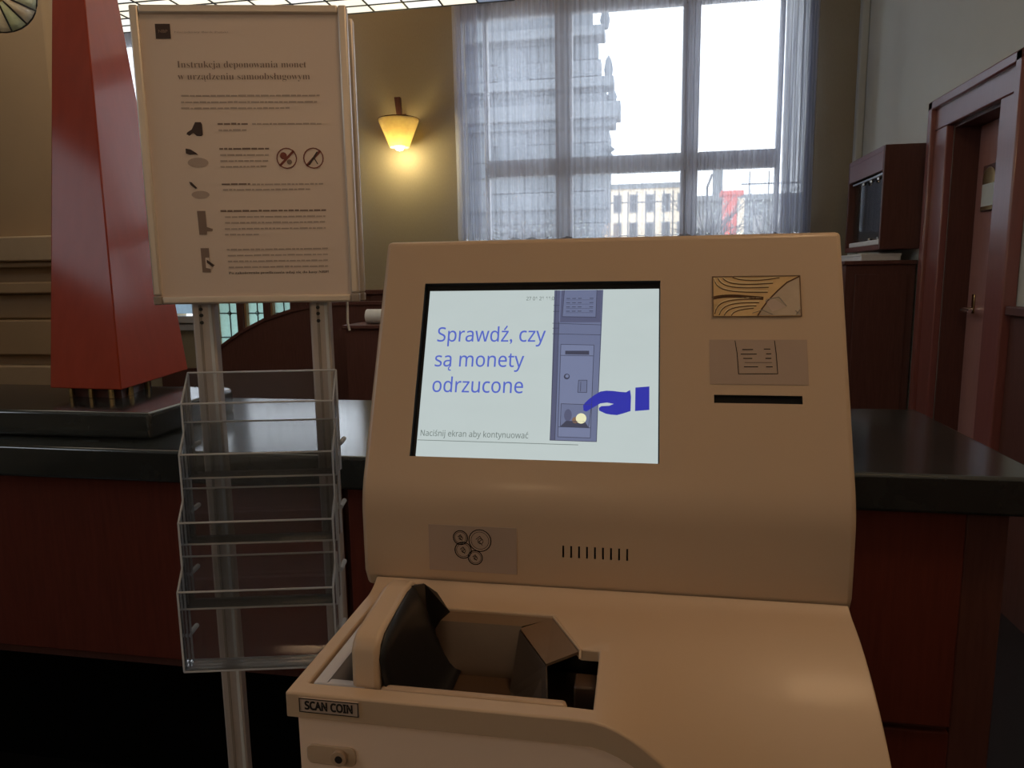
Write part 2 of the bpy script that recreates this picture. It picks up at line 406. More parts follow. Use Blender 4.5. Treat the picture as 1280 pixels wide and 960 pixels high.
for x, z in ((-.69, 3.10), (-.59, 3.10), (-.685, 2.62), (-.685, 2.08)):
    MB().tube([(x, 5.985, z-.025), (x, 5.985, z+.025)], .009, 8).build('hinge', 'corner', w1, smooth=True)
tag(box('trim_3', 'white', None, -1.56, 1.31, 5.90, 6.0, 1.655, 1.70, .008), kind='structure')

w5 = thing('window_5', None, None, (-3.68, 6.05, 1.72), kind='structure')
for a, b, z0, z1 in ((-4.78, -4.68, 1.72, 3.66), (-2.47, -2.42, 1.72, 3.66), (-3.75, -3.61, 1.82, 3.56), (-4.68, -2.47, 1.72, 1.82), (-4.68, -2.47, 3.56, 3.66)):
    box('frame', 'white', w5, a, b, 6.0, 6.09, z0, z1, .008)
for a, b in ((-4.68, -3.75), (-3.61, -2.47)):
    box('transom', 'white', w5, a, b, 5.99, 6.09, 2.305, 2.438, .008)
    box('pane', 'pane', w5, a, b, 6.04, 6.046, 1.82, 2.305); box('pane', 'pane', w5, a, b, 6.04, 6.046, 2.438, 3.56)
# leaded windows low behind the information stand
w2 = thing('window_2', None, None, (-3.44, 6.05, .7), kind='structure')
lights = [(-3.83, -3.60), (-3.54, -3.34), (-3.28, -3.08)]
for x0, x1 in ((-3.90, -3.83), (-3.60, -3.54), (-3.34, -3.28), (-3.08, -2.98)):
    box('wood_post', 'mahodark', w2, x0, x1, 5.97, 6.08, .70, 1.50, .006)
for a, b in lights:
    box('reveal_strip', 'pier', w2, a, a+.02, 6.0, 6.08, .70, 1.50)
    zc = [.70, .98, 1.20, 1.50]; xm = (a+.02+b)/2
    for i in range(len(zc)-1):
        for q0, q1 in ((a+.02, xm), (xm, b)):
            box('pane', 'cyan', w2, q0+.003, q1-.003, 6.04, 6.046, zc[i]+.003, zc[i+1]-.003)
    ld = MB()
    for z in zc[1:-1]: ld.box(a+.02, b, 6.034, 6.05, z-.004, z+.004)
    ld.box(xm-.004, xm+.004, 6.034, 6.05, .70, 1.50)
    ld.build('lead_came', 'lead', w2)
    ring = MB(); ribbon(ring, circ((a+.02+b)/2, 1.20, .022, 4), .006, lambda u, v: (u, 6.033, v), True); ring.build('lead_ring', 'lead', w2)
w3 = thing('window_3', None, None, (-4.16, 6.05, 1.16), kind='structure')
box('pane', 'bluepane', w3, -4.34, -3.98, 6.04, 6.046, 1.20, 1.50)
box('frame', 'white', w3, -4.36, -4.32, 6.0, 6.08, 1.16, 1.50); box('frame', 'white', w3, -4.0, -3.96, 6.0, 6.08, 1.16, 1.50)
box('sill', 'white', w3, -4.40, -3.93, 5.9, 6.08, 1.12, 1.18, .006); box('apron', 'white', w3, -4.38, -3.95, 5.93, 6.0, 1.05, 1.11, .006)
# left-hand window, source of the cool light from that side
w4 = thing('window_4', None, None, (-5.1, -1.25, 2.9), kind='structure')
for a, b, z0, z1 in ((-2.6, -2.5, 2.9, 4.1), (0, .1, 2.9, 4.1), (-2.5, 0, 2.9, 3.0), (-2.5, 0, 4.0, 4.1)):
    box('frame', 'white', w4, -5.12, -5.05, a, b, z0, z1)

# door in the right wall
d1 = thing('door_1', None, None, (1.65, 3.99, 0), kind='structure')
for nm, y0, y1, z0, z1 in (('jamb', 4.28, 4.48, 0, 2.25), ('jamb', 3.50, 3.70, 0, 2.25), ('head', 3.50, 4.48, 2.25, 2.385)):
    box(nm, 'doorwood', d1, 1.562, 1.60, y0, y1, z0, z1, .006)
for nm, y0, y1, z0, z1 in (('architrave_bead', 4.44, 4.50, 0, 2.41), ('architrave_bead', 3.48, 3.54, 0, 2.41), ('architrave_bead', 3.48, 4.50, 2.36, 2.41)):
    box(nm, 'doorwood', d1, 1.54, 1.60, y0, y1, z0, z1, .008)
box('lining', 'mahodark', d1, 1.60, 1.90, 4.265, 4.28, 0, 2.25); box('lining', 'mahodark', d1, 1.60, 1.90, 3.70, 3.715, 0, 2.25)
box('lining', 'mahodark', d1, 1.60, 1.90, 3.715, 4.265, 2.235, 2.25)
leaf = box('leaf', 'leafsheen', d1, 1.72, 1.765, 3.715, 4.265, .01, 2.235, .003)
pl = box('sign_plate', 'mahodark', d1, 1.705, 1.72, 4.005, 4.165, 1.79, 2.02, .003)
MB().prism([(4.02+.13*0, 1.925), (4.15, 1.925), (4.15, 1.96)] + [(4.085+.065*math.cos(t*PI/10), 1.96+.045*math.sin(t*PI/10)) for t in range(1, 10)] + [(4.02, 1.96)],
           lambda a, b: (1.700, a, b), lambda a, b: (1.705, a, b)).build('sign_top', 'brass', pl)
box('sign_card', 'greenwall', pl, 1.700, 1.705, 4.02, 4.15, 1.815, 1.925)
box('sign_foot', 'brass', pl, 1.699, 1.705, 4.02, 4.15, 1.797, 1.815)
hd = box('escutcheon', 'brass', d1, 1.712, 1.72, 4.17, 4.20, 1.27, 1.37, .003)
MB().tube([(1.715, 4.185, 1.29), (1.66, 4.185, 1.29), (1.655, 4.16, 1.29), (1.655, 4.07, 1.285)], .011, 10).build('lever', 'steel', hd, smooth=True)

# ================================================================ coin machine
cm = thing('coin_machine', 'large cream coin deposit machine with a tilted touch screen and coin hopper', 'machine', (-.05, .8, 0))
DZ = 1.125; XL, XR, YF, YB = -.319, .228, .565, .802
def sst(a, b, x):
    t = max(0, min(1, (x-a)/(b-a))); return t*t*(3-2*t)
def cover_z(x, y):
    d = max(0, .775-y); drop = (.25*d+2.2*d*d)*sst(-.045, .17, x)
    rise = .011*max(0, (y-.768)/.034)**2
    return DZ-drop+rise
def lin(a, b, n): return [a+(b-a)*i/n for i in range(n+1)]
hx0, hx1, hy0, hy1 = -.304, -.038, .583, .752
KX0, KX1, KY = -.0925, -.0575, .6825
xs = sorted(set([round(v, 5) for v in [XL, hx0, KX0, KX1]+lin(hx0, hx1, 6)+lin(hx1, XR, 24)]))
ys = sorted(set([round(v, 5) for v in [YF, hy0, KY]+lin(hy0, hy1, 10)+lin(hy1, YB, 8)]))
mb = MB().grid(lambda x, y: (x, y, cover_z(x, y)), xs, ys, skip=lambda x, y: hx0 < x < hx1 and hy0 < y < hy1 and not (x > KX1 and y > KY))
mb.add([(KX0, hy1, DZ), (KX1, hy1, DZ), (KX1, KY, DZ)], [(0, 1, 2)])
LIP = .024
per = [(x, YF) for x in xs]
for seq in ([(x, YF) for x in xs], [(x, YB) for x in xs], [(XL, y) for y in ys], [(XR, y) for y in ys]):
    for a, b in zip(seq[:-1], seq[1:]):
        za, zb = cover_z(*a), cover_z(*b)
        mb.add([(*a, za), (*b, zb), (*b, zb-LIP), (*a, za-LIP)], [(0, 1, 2, 3)])
hxs = [x for x in xs if hx0-1e-6 <= x <= hx1+1e-6]; hys = [y for y in ys if hy0-1e-6 <= y <= hy1+1e-6]
for seq in ([(x, hy0) for x in hxs], [(x, hy1) for x in hxs if x <= KX0+1e-6], [(hx0, y) for y in hys], [(hx1, y) for y in hys if y <= KY+1e-6], [(KX0, hy1), (KX1, KY)], [(x, KY) for x in hxs if x >= KX1-1e-6]):
    for a, b in zip(seq[:-1], seq[1:]):
        za, zb = cover_z(*a), cover_z(*b)
        mb.add([(*a, za), (*b, zb), (*b, zb-.012), (*a, za-.012)], [(0, 1, 2, 3)])
mb.build('top_cover', 'cream', cm, bevel=.0035, seg=3, smooth=True, ang=50)
# cabinet under the cover
IN = .007
cx = [XL+IN]+[x for x in xs if XL+IN < x < XR-IN]+[XR-IN]; cyl = [YF+IN]+[y for y in ys if YF+IN < y < YB]+[YB, 1.10]
mb = MB()
ring = [(x, YF+IN) for x in cx]+[(XR-IN, y) for y in cyl[1:]]+[(x, 1.10) for x in reversed(cx[:-1])]+[(XL+IN, y) for y in reversed(cyl[1:-1])]
top = [(x, y, cover_z(x, min(y, YB))-.016 if y <= YB else 1.12) for x, y in ring]
bot = [(x, y, .06) for x, y in ring]
nr = len(ring)
mb.add(top+bot, [(i, (i+1) % nr, nr+(i+1) % nr, nr+i) for i in range(nr)] + [tuple(range(nr, 2*nr))])
mb.build('cabinet', 'cream2', cm, bevel=.006, ang=60)
box('kick_base', 'black', cm, -.29, .20, .60, 1.08, 0, .06)
# door panel on the front, following the curved lip
pt = [(x, cover_z(x, YF)-LIP-.0015) for x in xs if -.309 <= x <= .215]
MB().prism([(-.309, .08), (.215, .08)]+[(.215, cover_z(.215, YF)-LIP-.0015)]+pt[::-1]+[(-.309, DZ-LIP-.0015)],
           lambda a, b: (a, YF+.0035, b), lambda a, b: (a, YF+IN-.0005, b)).build('front_panel', 'cream2', cm)
# brand plate on the lip
bpl = box('brand_plate', 'plate', cm, -.305, -.2475, YF-.0012, YF, 1.1075, 1.1215)
fb = lambda u, v: (u, YF-.0016, v)
lettering2('SCAN COIN', 'ink', bpl, fb, -.2995, -.2530, 1.1110, .0074, thick=.05)
br = MB(); ribbon(br, rect(-.3045, -.248, 1.108, 1.121), .0009, fb, True); br.build('border', 'ink', bpl)
# lock with its rounded recess
lk = MB().prism([(-.278+.018*sx*1+.006*math.cos(t), 1.064+.0035*sz+.006*math.sin(t)) for sx, sz, t0 in ((1, 1, 0), (-1, 1, .5), (-1, -1, 1), (1, -1, 1.5)) for t in [PI*(t0+q/8) for q in range(5)]],
                lambda a, b: (a, YF+.0015, b), lambda a, b: (a, YF+.004, b)).build('lock_plate', 'cream', cm, bevel=.0008)
def disc_y(cx_, cz_, r, y0, y1, n=20): return MB().prism(circ(cx_, cz_, r, n), lambda a, b: (a, y0, b), lambda a, b: (a, y1, b))
disc_y(-.269, 1.0645, .0072, YF-.003, YF+.002).build('lock_barrel', 'traycream', lk, smooth=True)
disc_y(-.2685, 1.0645, .0036, YF-.0036, YF-.003).build('keyhole', 'ink', lk)

# hopper: grey rim, dark well, tray with a raised guard
mb = MB()
for x0, x1, y0, y1 in ((hx0+.0025, hx0+.016, hy0+.0025, hy1-.002), (hx0+.016, hx0+.055, hy0+.0025, hy0+.013), (hx0+.016, hx0+.06, hy1-.010, hy1-.002)):
    mb.box(x0, x1, y0, y1, 1.085, DZ-.0015)
mb.build('hopper_rim', 'lav', cm, bevel=.002)
mb = MB()
mb.add([(hx0, hy0, 1.118), (hx1, hy0, 1.118), (hx1, hy1, 1.118), (hx0, hy1, 1.118), (hx0, hy0, 1.03), (hx1, hy0, 1.03), (hx1, hy1, 1.03), (hx0, hy1, 1.03)],
       [(0, 1, 5, 4), (1, 2, 6, 5), (2, 3, 7, 6), (3, 0, 4, 7), (4, 5, 6, 7)])
mb.build('hopper_well', 'black', cm)
tr = box('tray', 'traydark', cm, -.2345, -.060, .600, .745, 1.045, 1.062)
gp = [(.586, 1.112), (.587, 1.158), (.592, 1.167), (.603, 1.172), (.675, 1.182), (.70, 1.179), (.725, 1.165), (.748, 1.128), (.748, 1.112)]
MB().prism(gp, lambda a, b: (-.263, a, b), lambda a, b: (-.236, a, b)).build('guard', 'cream', tr, bevel=.005, seg=3)
# dark inner side of the guard, curving down into the tray and closing at the back
tp = [(.590, 1.150), (.595, 1.162), (.605, 1.168), (.64, 1.174), (.675, 1.178), (.70, 1.175), (.722, 1.162), (.745, 1.128)]
def scoop(i, w):
    y, zt = tp[i]; k = math.sin(w*PI/2); z = zt-(zt-1.064)*k
    return (-.2362+.012*w+.03*(1-math.cos(w*PI/2)), y, z)
MB().grid(scoop, list(range(len(tp))), lin(0, 1, 8)).build('scoop', 'black', tr, smooth=True, solid=.002)
MB().add([(-.2365, .690, 1.178), (-.231, .715, 1.170), (-.224, .738, 1.150), (-.214, .751, 1.122), (-.205, .742, 1.070), (-.2365, .742, 1.070)], [(0, 1, 2, 3, 4, 5)]).build('scoop_cheek', 'black', tr, solid=.002)
# rims of the tray
box('front_rim', 'traycream', tr, -.236, -.062, .5850, .5965, 1.110, 1.1235, .004)
MB().add([(-.236, .751, 1.1215), (-.093, .751, 1.1215), (-.128, .742, 1.114), (-.236, .742, 1.114)], [(0, 1, 2, 3)]).build('back_rim', 'traybeige', tr, solid=.003)
MB().add([(-.236, .742, 1.114), (-.128, .742, 1.114), (-.128, .722, 1.062), (-.236, .722, 1.062)], [(0, 1, 2, 3)]).build('back_wall', 'traydark', tr, solid=.003)
MB().add([(-.236, .5955, 1.116), (-.066, .5955, 1.116), (-.075, .612, 1.062), (-.236, .612, 1.062)], [(0, 1, 2, 3)]).build('front_wall', 'traydark', tr, solid=.003)
MB().add([(-.093, .749, 1.1205), (-.0585, .681, 1.1205), (-.091, .678, 1.106), (-.128, .738, 1.111)], [(0, 1, 2, 3)]).build('cheek_facet', 'traybeige', tr, solid=.003)
MB().add([(-.128, .738, 1.111), (-.091, .678, 1.106), (-.082, .618, 1.075), (-.115, .640, 1.062), (-.133, .70, 1.062)], [(0, 1, 2, 3, 4)]).build('cheek_wall', 'traygrey', tr, solid=.002)
rimw = MB(); rimw.tube([(-.093, .7495, 1.124), (-.0575, .681, 1.124), (-.0575, .676, 1.118)], .0014, 6); rimw.build('facet_edge', 'cream', tr)
box('chute_block', 'traydark', tr, -.062, -.0395, .655, .681, 1.06, 1.100, .002)
for x, y in ((-.190, .640), (-.176, .638)):
    MB().prism(circ(x, y, .0048, 14), lambda a, b: (a, b, 1.062), lambda a, b: (a, b, 1.0625)).build('drain_hole', 'black', tr)

# hood
HL, HR = -.335, .232
Ls = math.hypot(.13, .307); sy, sz = .13/Ls, .307/Ls; ny, nz_ = sz, -sy
def fp(x, v, d=0.0): return (x, .80+sy*v+ny*d, 1.24+sz*v+nz_*d)      # point on the sloped face, d inwards
prof = [(1, (.804, 1.1345)), (2, (.8005, 1.142)), (3, (.80, 1.1738)), (4, (.80, 1.1880)), (5, (.80, 1.214))]
for k in range(1, 8):
    t = k/8; p0, p1, p2 = (.80, 1.214), (.80, 1.24), (.80+sy*.026, 1.24+sz*.026)
    prof.append((5+t, tuple((1-t)**2*a+2*t*(1-t)*b+t*t*c for a, b, c in zip(p0, p1, p2))))
vst = [.026, .0487, .1213, .1310, .2736, .333]
for i, v in enumerate(vst): prof.append((6+i, fp(0, v)[1:]))
prof += [(12, (1.085, 1.538)), (13, (1.10, 1.525)), (14, (1.10, 1.12)), (15, (.81, 1.12))]
tidx = [t for t, _ in prof]; pyz = {t: p for t, p in prof}
vents = [(-.0874+.00922*k-.0011, -.0874+.00922*k+.0011) for k in range(9)]
hxs2 = sorted(set([HL, HR, -.277, .0214, .083, .180]+[v for ab in vents for v in ab]))
def hskip(x, t):
    if 7 < t < 10 and -.277 < x < .0214: return True
    if 8 < t < 9 and .083 < x < .180: return True
    if 3 < t < 4 and any(a < x < b for a, b in vents): return True
    return False
mb = MB().grid(lambda x, t: (x, *pyz[t]), hxs2, tidx, skip=hskip)
for X in (HL, HR): mb.add([(X, *p) for _, p in prof], [tuple(range(len(prof)))])
for a, b in zip(hxs2[:-1], hxs2[1:]): mb.add([(a, *prof[-1][1]), (b, *prof[-1][1]), (b, *prof[0][1]), (a, *prof[0][1])], [(0, 1, 2, 3)])
hood = mb.build('hood', 'cream', cm, bevel=.006, seg=3, smooth=True, ang=32)
box('hood_seam', 'seam', cm, XL+.004, XR-.003, .806, .83, 1.118, 1.1355)
def recess(x0, x1, v0, v1, dep, f):
    a = [f(x0, v0, 0), f(x1, v0, 0), f(x1, v1, 0), f(x0, v1, 0)]; b = [f(x0, v0, dep), f(x1, v0, dep), f(x1, v1, dep), f(x0, v1, dep)]
    return MB().add(a+b, [(0, 1, 5, 4), (1, 2, 6, 5), (2, 3, 7, 6), (3, 0, 4, 7), (4, 5, 6, 7)])
recess(-.277, .0214, .0487, .2736, .010, fp).build('screen_recess', 'black', hood)
recess(.083, .180, .1213, .1310, .012, fp).build('receipt_slot', 'black', hood)
for a, b in vents: recess(a, b, 1.1738, 1.1880, .006, lambda x, z, d: (x, .80+d, z)).build('vent_slot', 'black', hood)

# touch screen and what it shows
DS = .0065
q = [fp(-.2715, .0500, DS), fp(.0200, .0500, DS), fp(.0200, .2655, DS), fp(-.2715, .2655, DS)]
q2 = [fp(-.2715, .0500, DS+.003), fp(.0200, .0500, DS+.003), fp(.0200, .2655, DS+.003), fp(-.2715, .2655, DS+.003)]
scr = MB().hexa(q, q2).build('screen', 'scr', cm); tag(scr, 'lit touch screen showing blue Polish text and a locker picture')
def sf(k): return lambda u, v: fp(u/1000, v/1000, DS-.0004*k)
s1, s2, s3, s4, s5 = sf(1), sf(2), sf(3), sf(4), sf(5)
lettering2('Sprawdź, czy', 'scrblue', scr, s1, -256.5, -117.5, 197, 18.2, thick=.004)
lettering2('są monety', 'scrblue', scr, s1, -257, -143, 164.2, 18.2, thick=.004)
lettering2('odrzucone', 'scrblue', scr, s1, -257.5, -142.5, 131, 18.2, thick=.004)
lettering2('Naciśnij ekran aby kontynuować', 'scrgrey', scr, s1, -267.5, -133, 75.2, 7.0, thick=.004)
lettering2('27 01 21 11:0', 'scrgrey', scr, s1, -144.3, -108.8, 251.6, 4.6, thick=.01)
ln = MB(); ribbon(ln, [(-270.5, 69.8), (-73, 69.0)], .8, s1); ln.build('rule', 'scrgrey', scr)
flat([(-109, 264.5), (-48, 264.5), (-51.2, 73.1), (-106.4, 73.5)], s1).build('locker_picture', 'scrlock', scr)
flat([(-109, 264.5), (-101.9, 264.5), (-100.5, 73.7), (-106.4, 73.5)], s2).build('locker_side', 'scrlock3', scr)
flat([(-100, 264.5), (-50, 264.5), (-50.5, 222), (-100.5, 222)], s2).build('locker_head', 'scrlock3', scr)
flat([(-96.3, 264.5), (-55.8, 264.5), (-56.2, 229), (-97.7, 230)], s3).build('keypad_field', 'scrlock', scr)
flat([(-98, 193.1), (-57.4, 192.3), (-58.6, 77.4), (-97.2, 77.8)], s2).build('locker_door', 'scrlock2', scr)
flat([(-74.7, 147.8), (-64.5, 147.9), (-64.5, 132.6), (-75.3, 132.7)], s3).build('tag', 'scrlock', scr)
flat([(-92.4, 185.1), (-63.2, 185.2), (-63.0, 180.1), (-92.3, 180.5)], s3).build('coin_slot', 'scrdk', scr)
flat([(-94.8, 118.3), (-58.2, 117.6), (-61.1, 89.5), (-94.7, 90.1)], s3).build('tray_picture', 'scrlock', scr)
flat([(-94.7, 90.1), (-61.1, 89.5), (-66, 97), (-88, 97)], s4).build('tray_floor', 'scrdk', scr)
flat([(-86.1+4.6*math.cos(t*PI/8), 104.4+7.5*math.sin(t*PI/8)) for t in range(16)], s4).build('coin_shadow', 'scrlock3', scr)
flat(circ(-77, 98.5, 4, 12), s4).build('brown_coin', 'scrbrown', scr)
flat(circ(-70.2, 100.7, 6.3, 22), s5).build('coin', 'scrcoin', scr)
flat(circ(-89.3, 152.4, 3.6, 18), s3).build('knob', 'scrdk', scr)
flat(circ(-88.9, 152.8, 2.1, 14), s4).build('knob_face', 'scrlock2', scr)
ln = MB()
for pts, cl in (([(-106.4, 264), (-106.4, 73.5), (-51.2, 73.1), (-49, 264)], False), ([(-109.4, 220.5), (-49.1, 218.2)], False), ([(-108.8, 206.7), (-49.3, 205.3)], False),
                ([(-98, 193.1), (-57.4, 192.3), (-58.6, 77.4), (-97.2, 77.8)], True), ([(-98, 179), (-57.6, 178.5)], False),
                ([(-94.8, 118.3), (-58.2, 117.6), (-61.1, 89.5), (-94.7, 90.1)], True), ([(-94.7, 90.1), (-88, 97), (-66, 97), (-61.1, 89.5)], False),
                ([(-74.7, 147.8), (-64.5, 147.9), (-64.5, 132.6), (-75.3, 132.7)], True), ([(-72, 146), (-72, 134)], False), ([(-101.5, 222), (-100.5, 74)], False),
                ([(-96.3, 264), (-97.7, 229), (-56.2, 228), (-55.8, 264)], False), ([(-109, 244), (-102, 244)], False), ([(-109, 236), (-102, 236)], False),
                ([(-109, 214), (-102, 214)], False), ([(-97, 90), (-58.6, 89.5)], False)):
    ribbon(ln, pts, .7, s5, cl)
for r_ in range(4):
    for c_ in range(5):
        if c_ == 3: continue
        ribbon(ln, [(-93+7.2*c_, 253-5.6*r_), (-89+7.2*c_, 253-5.6*r_)], .9, s5)
    ribbon(ln, [(-93, 251-5.6*r_), (-60, 251-5.6*r_)], .35, s5)
ln.build('locker_outline', 'scrdk', scr)
hand = [(-68.3, 116.6), (-66, 120), (-62.7, 123.5), (-56, 129), (-48.3, 134.0), (-41, 135.2), (-33.7, 135.0), (-25, 134), (-17.8, 133.6), (-13.1, 136.4), (-11.9, 128.5), (-12.2, 110.8),
        (-20, 108), (-27.8, 105.6), (-35, 106), (-41.0, 107.0), (-49.0, 110.6), (-49.6, 113.9), (-46.5, 116.1), (-37.2, 116.8), (-32.0, 119.1), (-40.0, 120.6), (-47.9, 119.4), (-54.4, 115.4), (-64.4, 109.2), (-67.6, 110.3)]
flat(hand, s5).build('hand_picture', 'scrhand', scr)
flat([(-6.9, 139.5), (9.4, 141.1), (9.6, 112.6), (-7.0, 110.9)], s5).build('cuff_picture', 'scrhand', scr)

# gold plate with its reflection painted on, receipt and coin labels
def slab(x0, x1, v0, v1, d0, d1): 
    return MB().hexa([fp(x0, v0, d0), fp(x1, v0, d0), fp(x1, v1, d0), fp(x0, v1, d0)], [fp(x0, v0, d1), fp(x1, v0, d1), fp(x1, v1, d1), fp(x0, v1, d1)])
gp_ = slab(.083, .1825, .2262, .2768, -.0012, 0).build('gold_plate', 'gold', cm, bevel=.0006); tag(gp_, 'mirror-like gold plate with a wavy reflection painted on')
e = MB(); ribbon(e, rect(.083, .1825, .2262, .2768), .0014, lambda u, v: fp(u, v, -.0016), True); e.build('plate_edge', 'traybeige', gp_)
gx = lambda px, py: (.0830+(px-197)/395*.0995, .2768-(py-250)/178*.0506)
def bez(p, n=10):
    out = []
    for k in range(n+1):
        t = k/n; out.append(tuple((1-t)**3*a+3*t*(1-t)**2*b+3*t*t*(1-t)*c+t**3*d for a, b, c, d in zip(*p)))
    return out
dkl = MB(); ltl = MB()  # wavy mirror reflection drawn in as dark and pale strokes
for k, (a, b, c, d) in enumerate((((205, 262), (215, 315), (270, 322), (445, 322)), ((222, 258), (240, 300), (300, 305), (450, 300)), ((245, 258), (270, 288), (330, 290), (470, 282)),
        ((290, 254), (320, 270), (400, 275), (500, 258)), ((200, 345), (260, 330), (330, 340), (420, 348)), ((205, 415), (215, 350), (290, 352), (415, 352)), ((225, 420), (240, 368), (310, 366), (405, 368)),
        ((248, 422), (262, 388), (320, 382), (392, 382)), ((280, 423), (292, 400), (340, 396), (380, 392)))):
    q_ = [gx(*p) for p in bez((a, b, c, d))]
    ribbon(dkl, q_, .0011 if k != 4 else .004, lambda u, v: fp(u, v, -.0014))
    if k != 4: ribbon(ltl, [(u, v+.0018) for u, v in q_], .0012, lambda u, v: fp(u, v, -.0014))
dkl.build('painted_reflection_dark', 'golddk', gp_); ltl.build('painted_reflection_pale', 'goldlt', gp_)
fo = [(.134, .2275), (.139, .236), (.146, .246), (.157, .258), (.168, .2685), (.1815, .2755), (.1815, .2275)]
flat(fo, lambda u, v: fp(u, v, -.0016)).build('reflection_sweep', 'reflsweep', gp_)
e = MB(); ribbon(e, fo[:6], .0016, lambda u, v: fp(u, v, -.0019)); e.build('reflection_sweep_edge', 'golddk', gp_)
flat([(.142, .246), (.153, .248), (.166, .238), (.150, .232)], lambda u, v: fp(u, v, -.0019)).build('reflection_facet', 'plate', gp_)
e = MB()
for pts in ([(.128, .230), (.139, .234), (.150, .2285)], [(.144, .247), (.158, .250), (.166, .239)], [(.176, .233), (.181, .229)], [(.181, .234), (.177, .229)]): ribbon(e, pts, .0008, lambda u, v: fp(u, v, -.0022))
e.build('painted_glint', 'steel', gp_)  # glints painted as thin steel strokes
rl = slab(.0785, .1875, .1437, .1978, -.0006, 0).build('receipt_label', 'film', cm)
rf = lambda u, v: fp(u/1000, v/1000, -.0010)
e = MB(); ribbon(e, [(107.5, 196.2), (109.6, 180.3), (110.8, 156.1), (154.0, 156.6), (153.1, 180.5), (151.7, 196.3)], .8, rf); e.build('paper_outline', 'ink', rl)
e = MB()
L_ = [(115.8, 185.6), (127.2, 185.6), (140.0, 186.2), (146.5, 186.2), (114.0, 180.0), (131.0, 180.1), (142.3, 180.4), (147.3, 180.5), (116.8, 174.8), (126.0, 174.8),
      (141.4, 174.9), (147.2, 175.0), (117.9, 169.8), (148.0, 170.0), (117.3, 164.6), (132.2, 164.7), (141.8, 164.8), (148.3, 164.8)]
for i in range(0, len(L_), 2): ribbon(e, L_[i:i+2], .45 if i == 12 else 1.0, rf)
e.build('paper_lines', 'ink', rl)
cl_ = box('coin_label', 'film', cm, -.250, -.1425, .7993, .80, 1.1492, 1.2065)
e = MB(); cf = lambda u, v: (u, .7989, v)
for px_, py_, rr in ((576, 671.3, 8.9), (600.3, 673.8, 13.75), (579, 687, 10.3), (594, 695.6, 8.9)):
    u = -.2496+(px_-536)*.000977; v = 1.2064-(py_-656.5)*.00099; r = rr*.00098
    ribbon(e, circ(u, v, r), .0011, cf, True); ribbon(e, circ(u, v, r*.80), .0005, cf, True)
    ribbon(e, [(u-r*.35, v+r*.1), (u, v+r*.4), (u+r*.2, v+r*.1), (u-r*.1, v-r*.1), (u+r*.2, v-r*.4)], .0007, cf)
    ribbon(e, circ(u+r*.05, v-r*.05, r*.25, 10), .0006, cf, True)
e.build('coin_drawing', 'ink', cl_)

# ================================================================ information stand
st = thing('information_stand', 'aluminium stand with a framed instruction poster above clear brochure pockets', 'stand',
           (-.354*math.cos(math.radians(13))-1.19*math.sin(math.radians(13)), -.354*math.sin(math.radians(13))+1.19*math.cos(math.radians(13)), 0), math.radians(13))
box('base_plate', 'alu', st, -.20, .20, -.12, .22, 0, .012, .003, local=True)
for u0, u1 in ((-.116, -.080), (.076, .109)):
    p = box('post', 'alu', st, u0, u1, .026, .052, .012, 1.90, .004, local=True)
    box('groove', 'corner', p, u0+.012, u0+.016, .0245, .026, .012, 1.46, local=True)
    box('painted_highlight', 'whitething', p, u1-.008, u1-.003, .0240, .026, .012, 1.46, local=True)  # window highlight along the post, painted as a white strip
    for z in (1.453, 1.443, 1.431):
        MB().prism(circ((u0+u1)/2-.002, z, .003, 10), lambda a, b: (a, .0238, b), lambda a, b: (a, .026, b)).build('screw_hole', 'black', p, local=True)
PZ0, PZ1, PW = 1.4626, 1.915, .1635
for w0, nm in ((-.002, 'poster_frame'), (.056, 'rear_frame')):
    fr = MB().box(-PW+.01, PW-.01, w0+.008, w0+.014, PZ0+.01, PZ1-.01).build(nm, 'alu2', st, local=True)
    for x0, x1, z0, z1 in ((-PW, -PW+.0135, PZ0+.014, PZ1), (PW-.0135, PW, PZ0+.014, PZ1), (-PW+.0135, PW-.0135, PZ0, PZ0+.012), (-PW+.0135, PW-.0135, PZ1-.013, PZ1)):
        box('rail', 'alu2', fr, x0, x1, w0, w0+.016, z0, z1, .003, local=True)
    for x0 in (-PW, PW-.0135): box('corner_cap', 'corner', fr, x0, x0+.0135, w0-.0005, w0+.0165, PZ0-.0005, PZ0+.0135, .002, local=True)
sh = box('poster_sheet', 'paper', st, -PW+.012, PW-.012, .0025, .006, PZ0+.011, PZ1-.012, local=True)
tag(sh, 'printed instruction sheet with a two line title and five illustrated steps')
pf = lambda u, v: (u/1000, .0020, v/1000)
pf2 = lambda u, v: (u/1000, .0016, v/1000)
flat(rect(-127, -104.5, 1866.5, 1888), pf).build('logo_square', 'print2', sh, local=True)
lettering('NBP', 'print', sh, pf2, -122.5, -108.5, 1875, 4.5, thick=.02, local=True)
lettering('Narodowy Bank Polski', 'print3', sh, pf, -98.5, -18, 1875, 2.6, local=True)
lettering2('Instrukcja deponowania monet', 'print', sh, pf, -98.5, 98, 1824.6, 9.8, style=SERIF, thick=-.012, local=True)
lettering2('w urządzeniu samoobsługowym', 'print', sh, pf, -99, 102.5, 1807, 9.8, style=SERIF, thick=-.012, local=True)
def words(mb_, u0, u1, v, h, seed):
    rn = random.Random(seed); u = u0
    while u < u1-3:
        w = min(rn.uniform(3.5, 13), u1-u); 
        hh = h*rn.uniform(.75, 1.0)
        mb_.add([pf(u, v), pf(u+w, v), pf(u+w, v+hh), pf(u, v+hh)], [(0, 1, 2, 3)])
        u += w+1.6
faint = MB(); bold = MB()
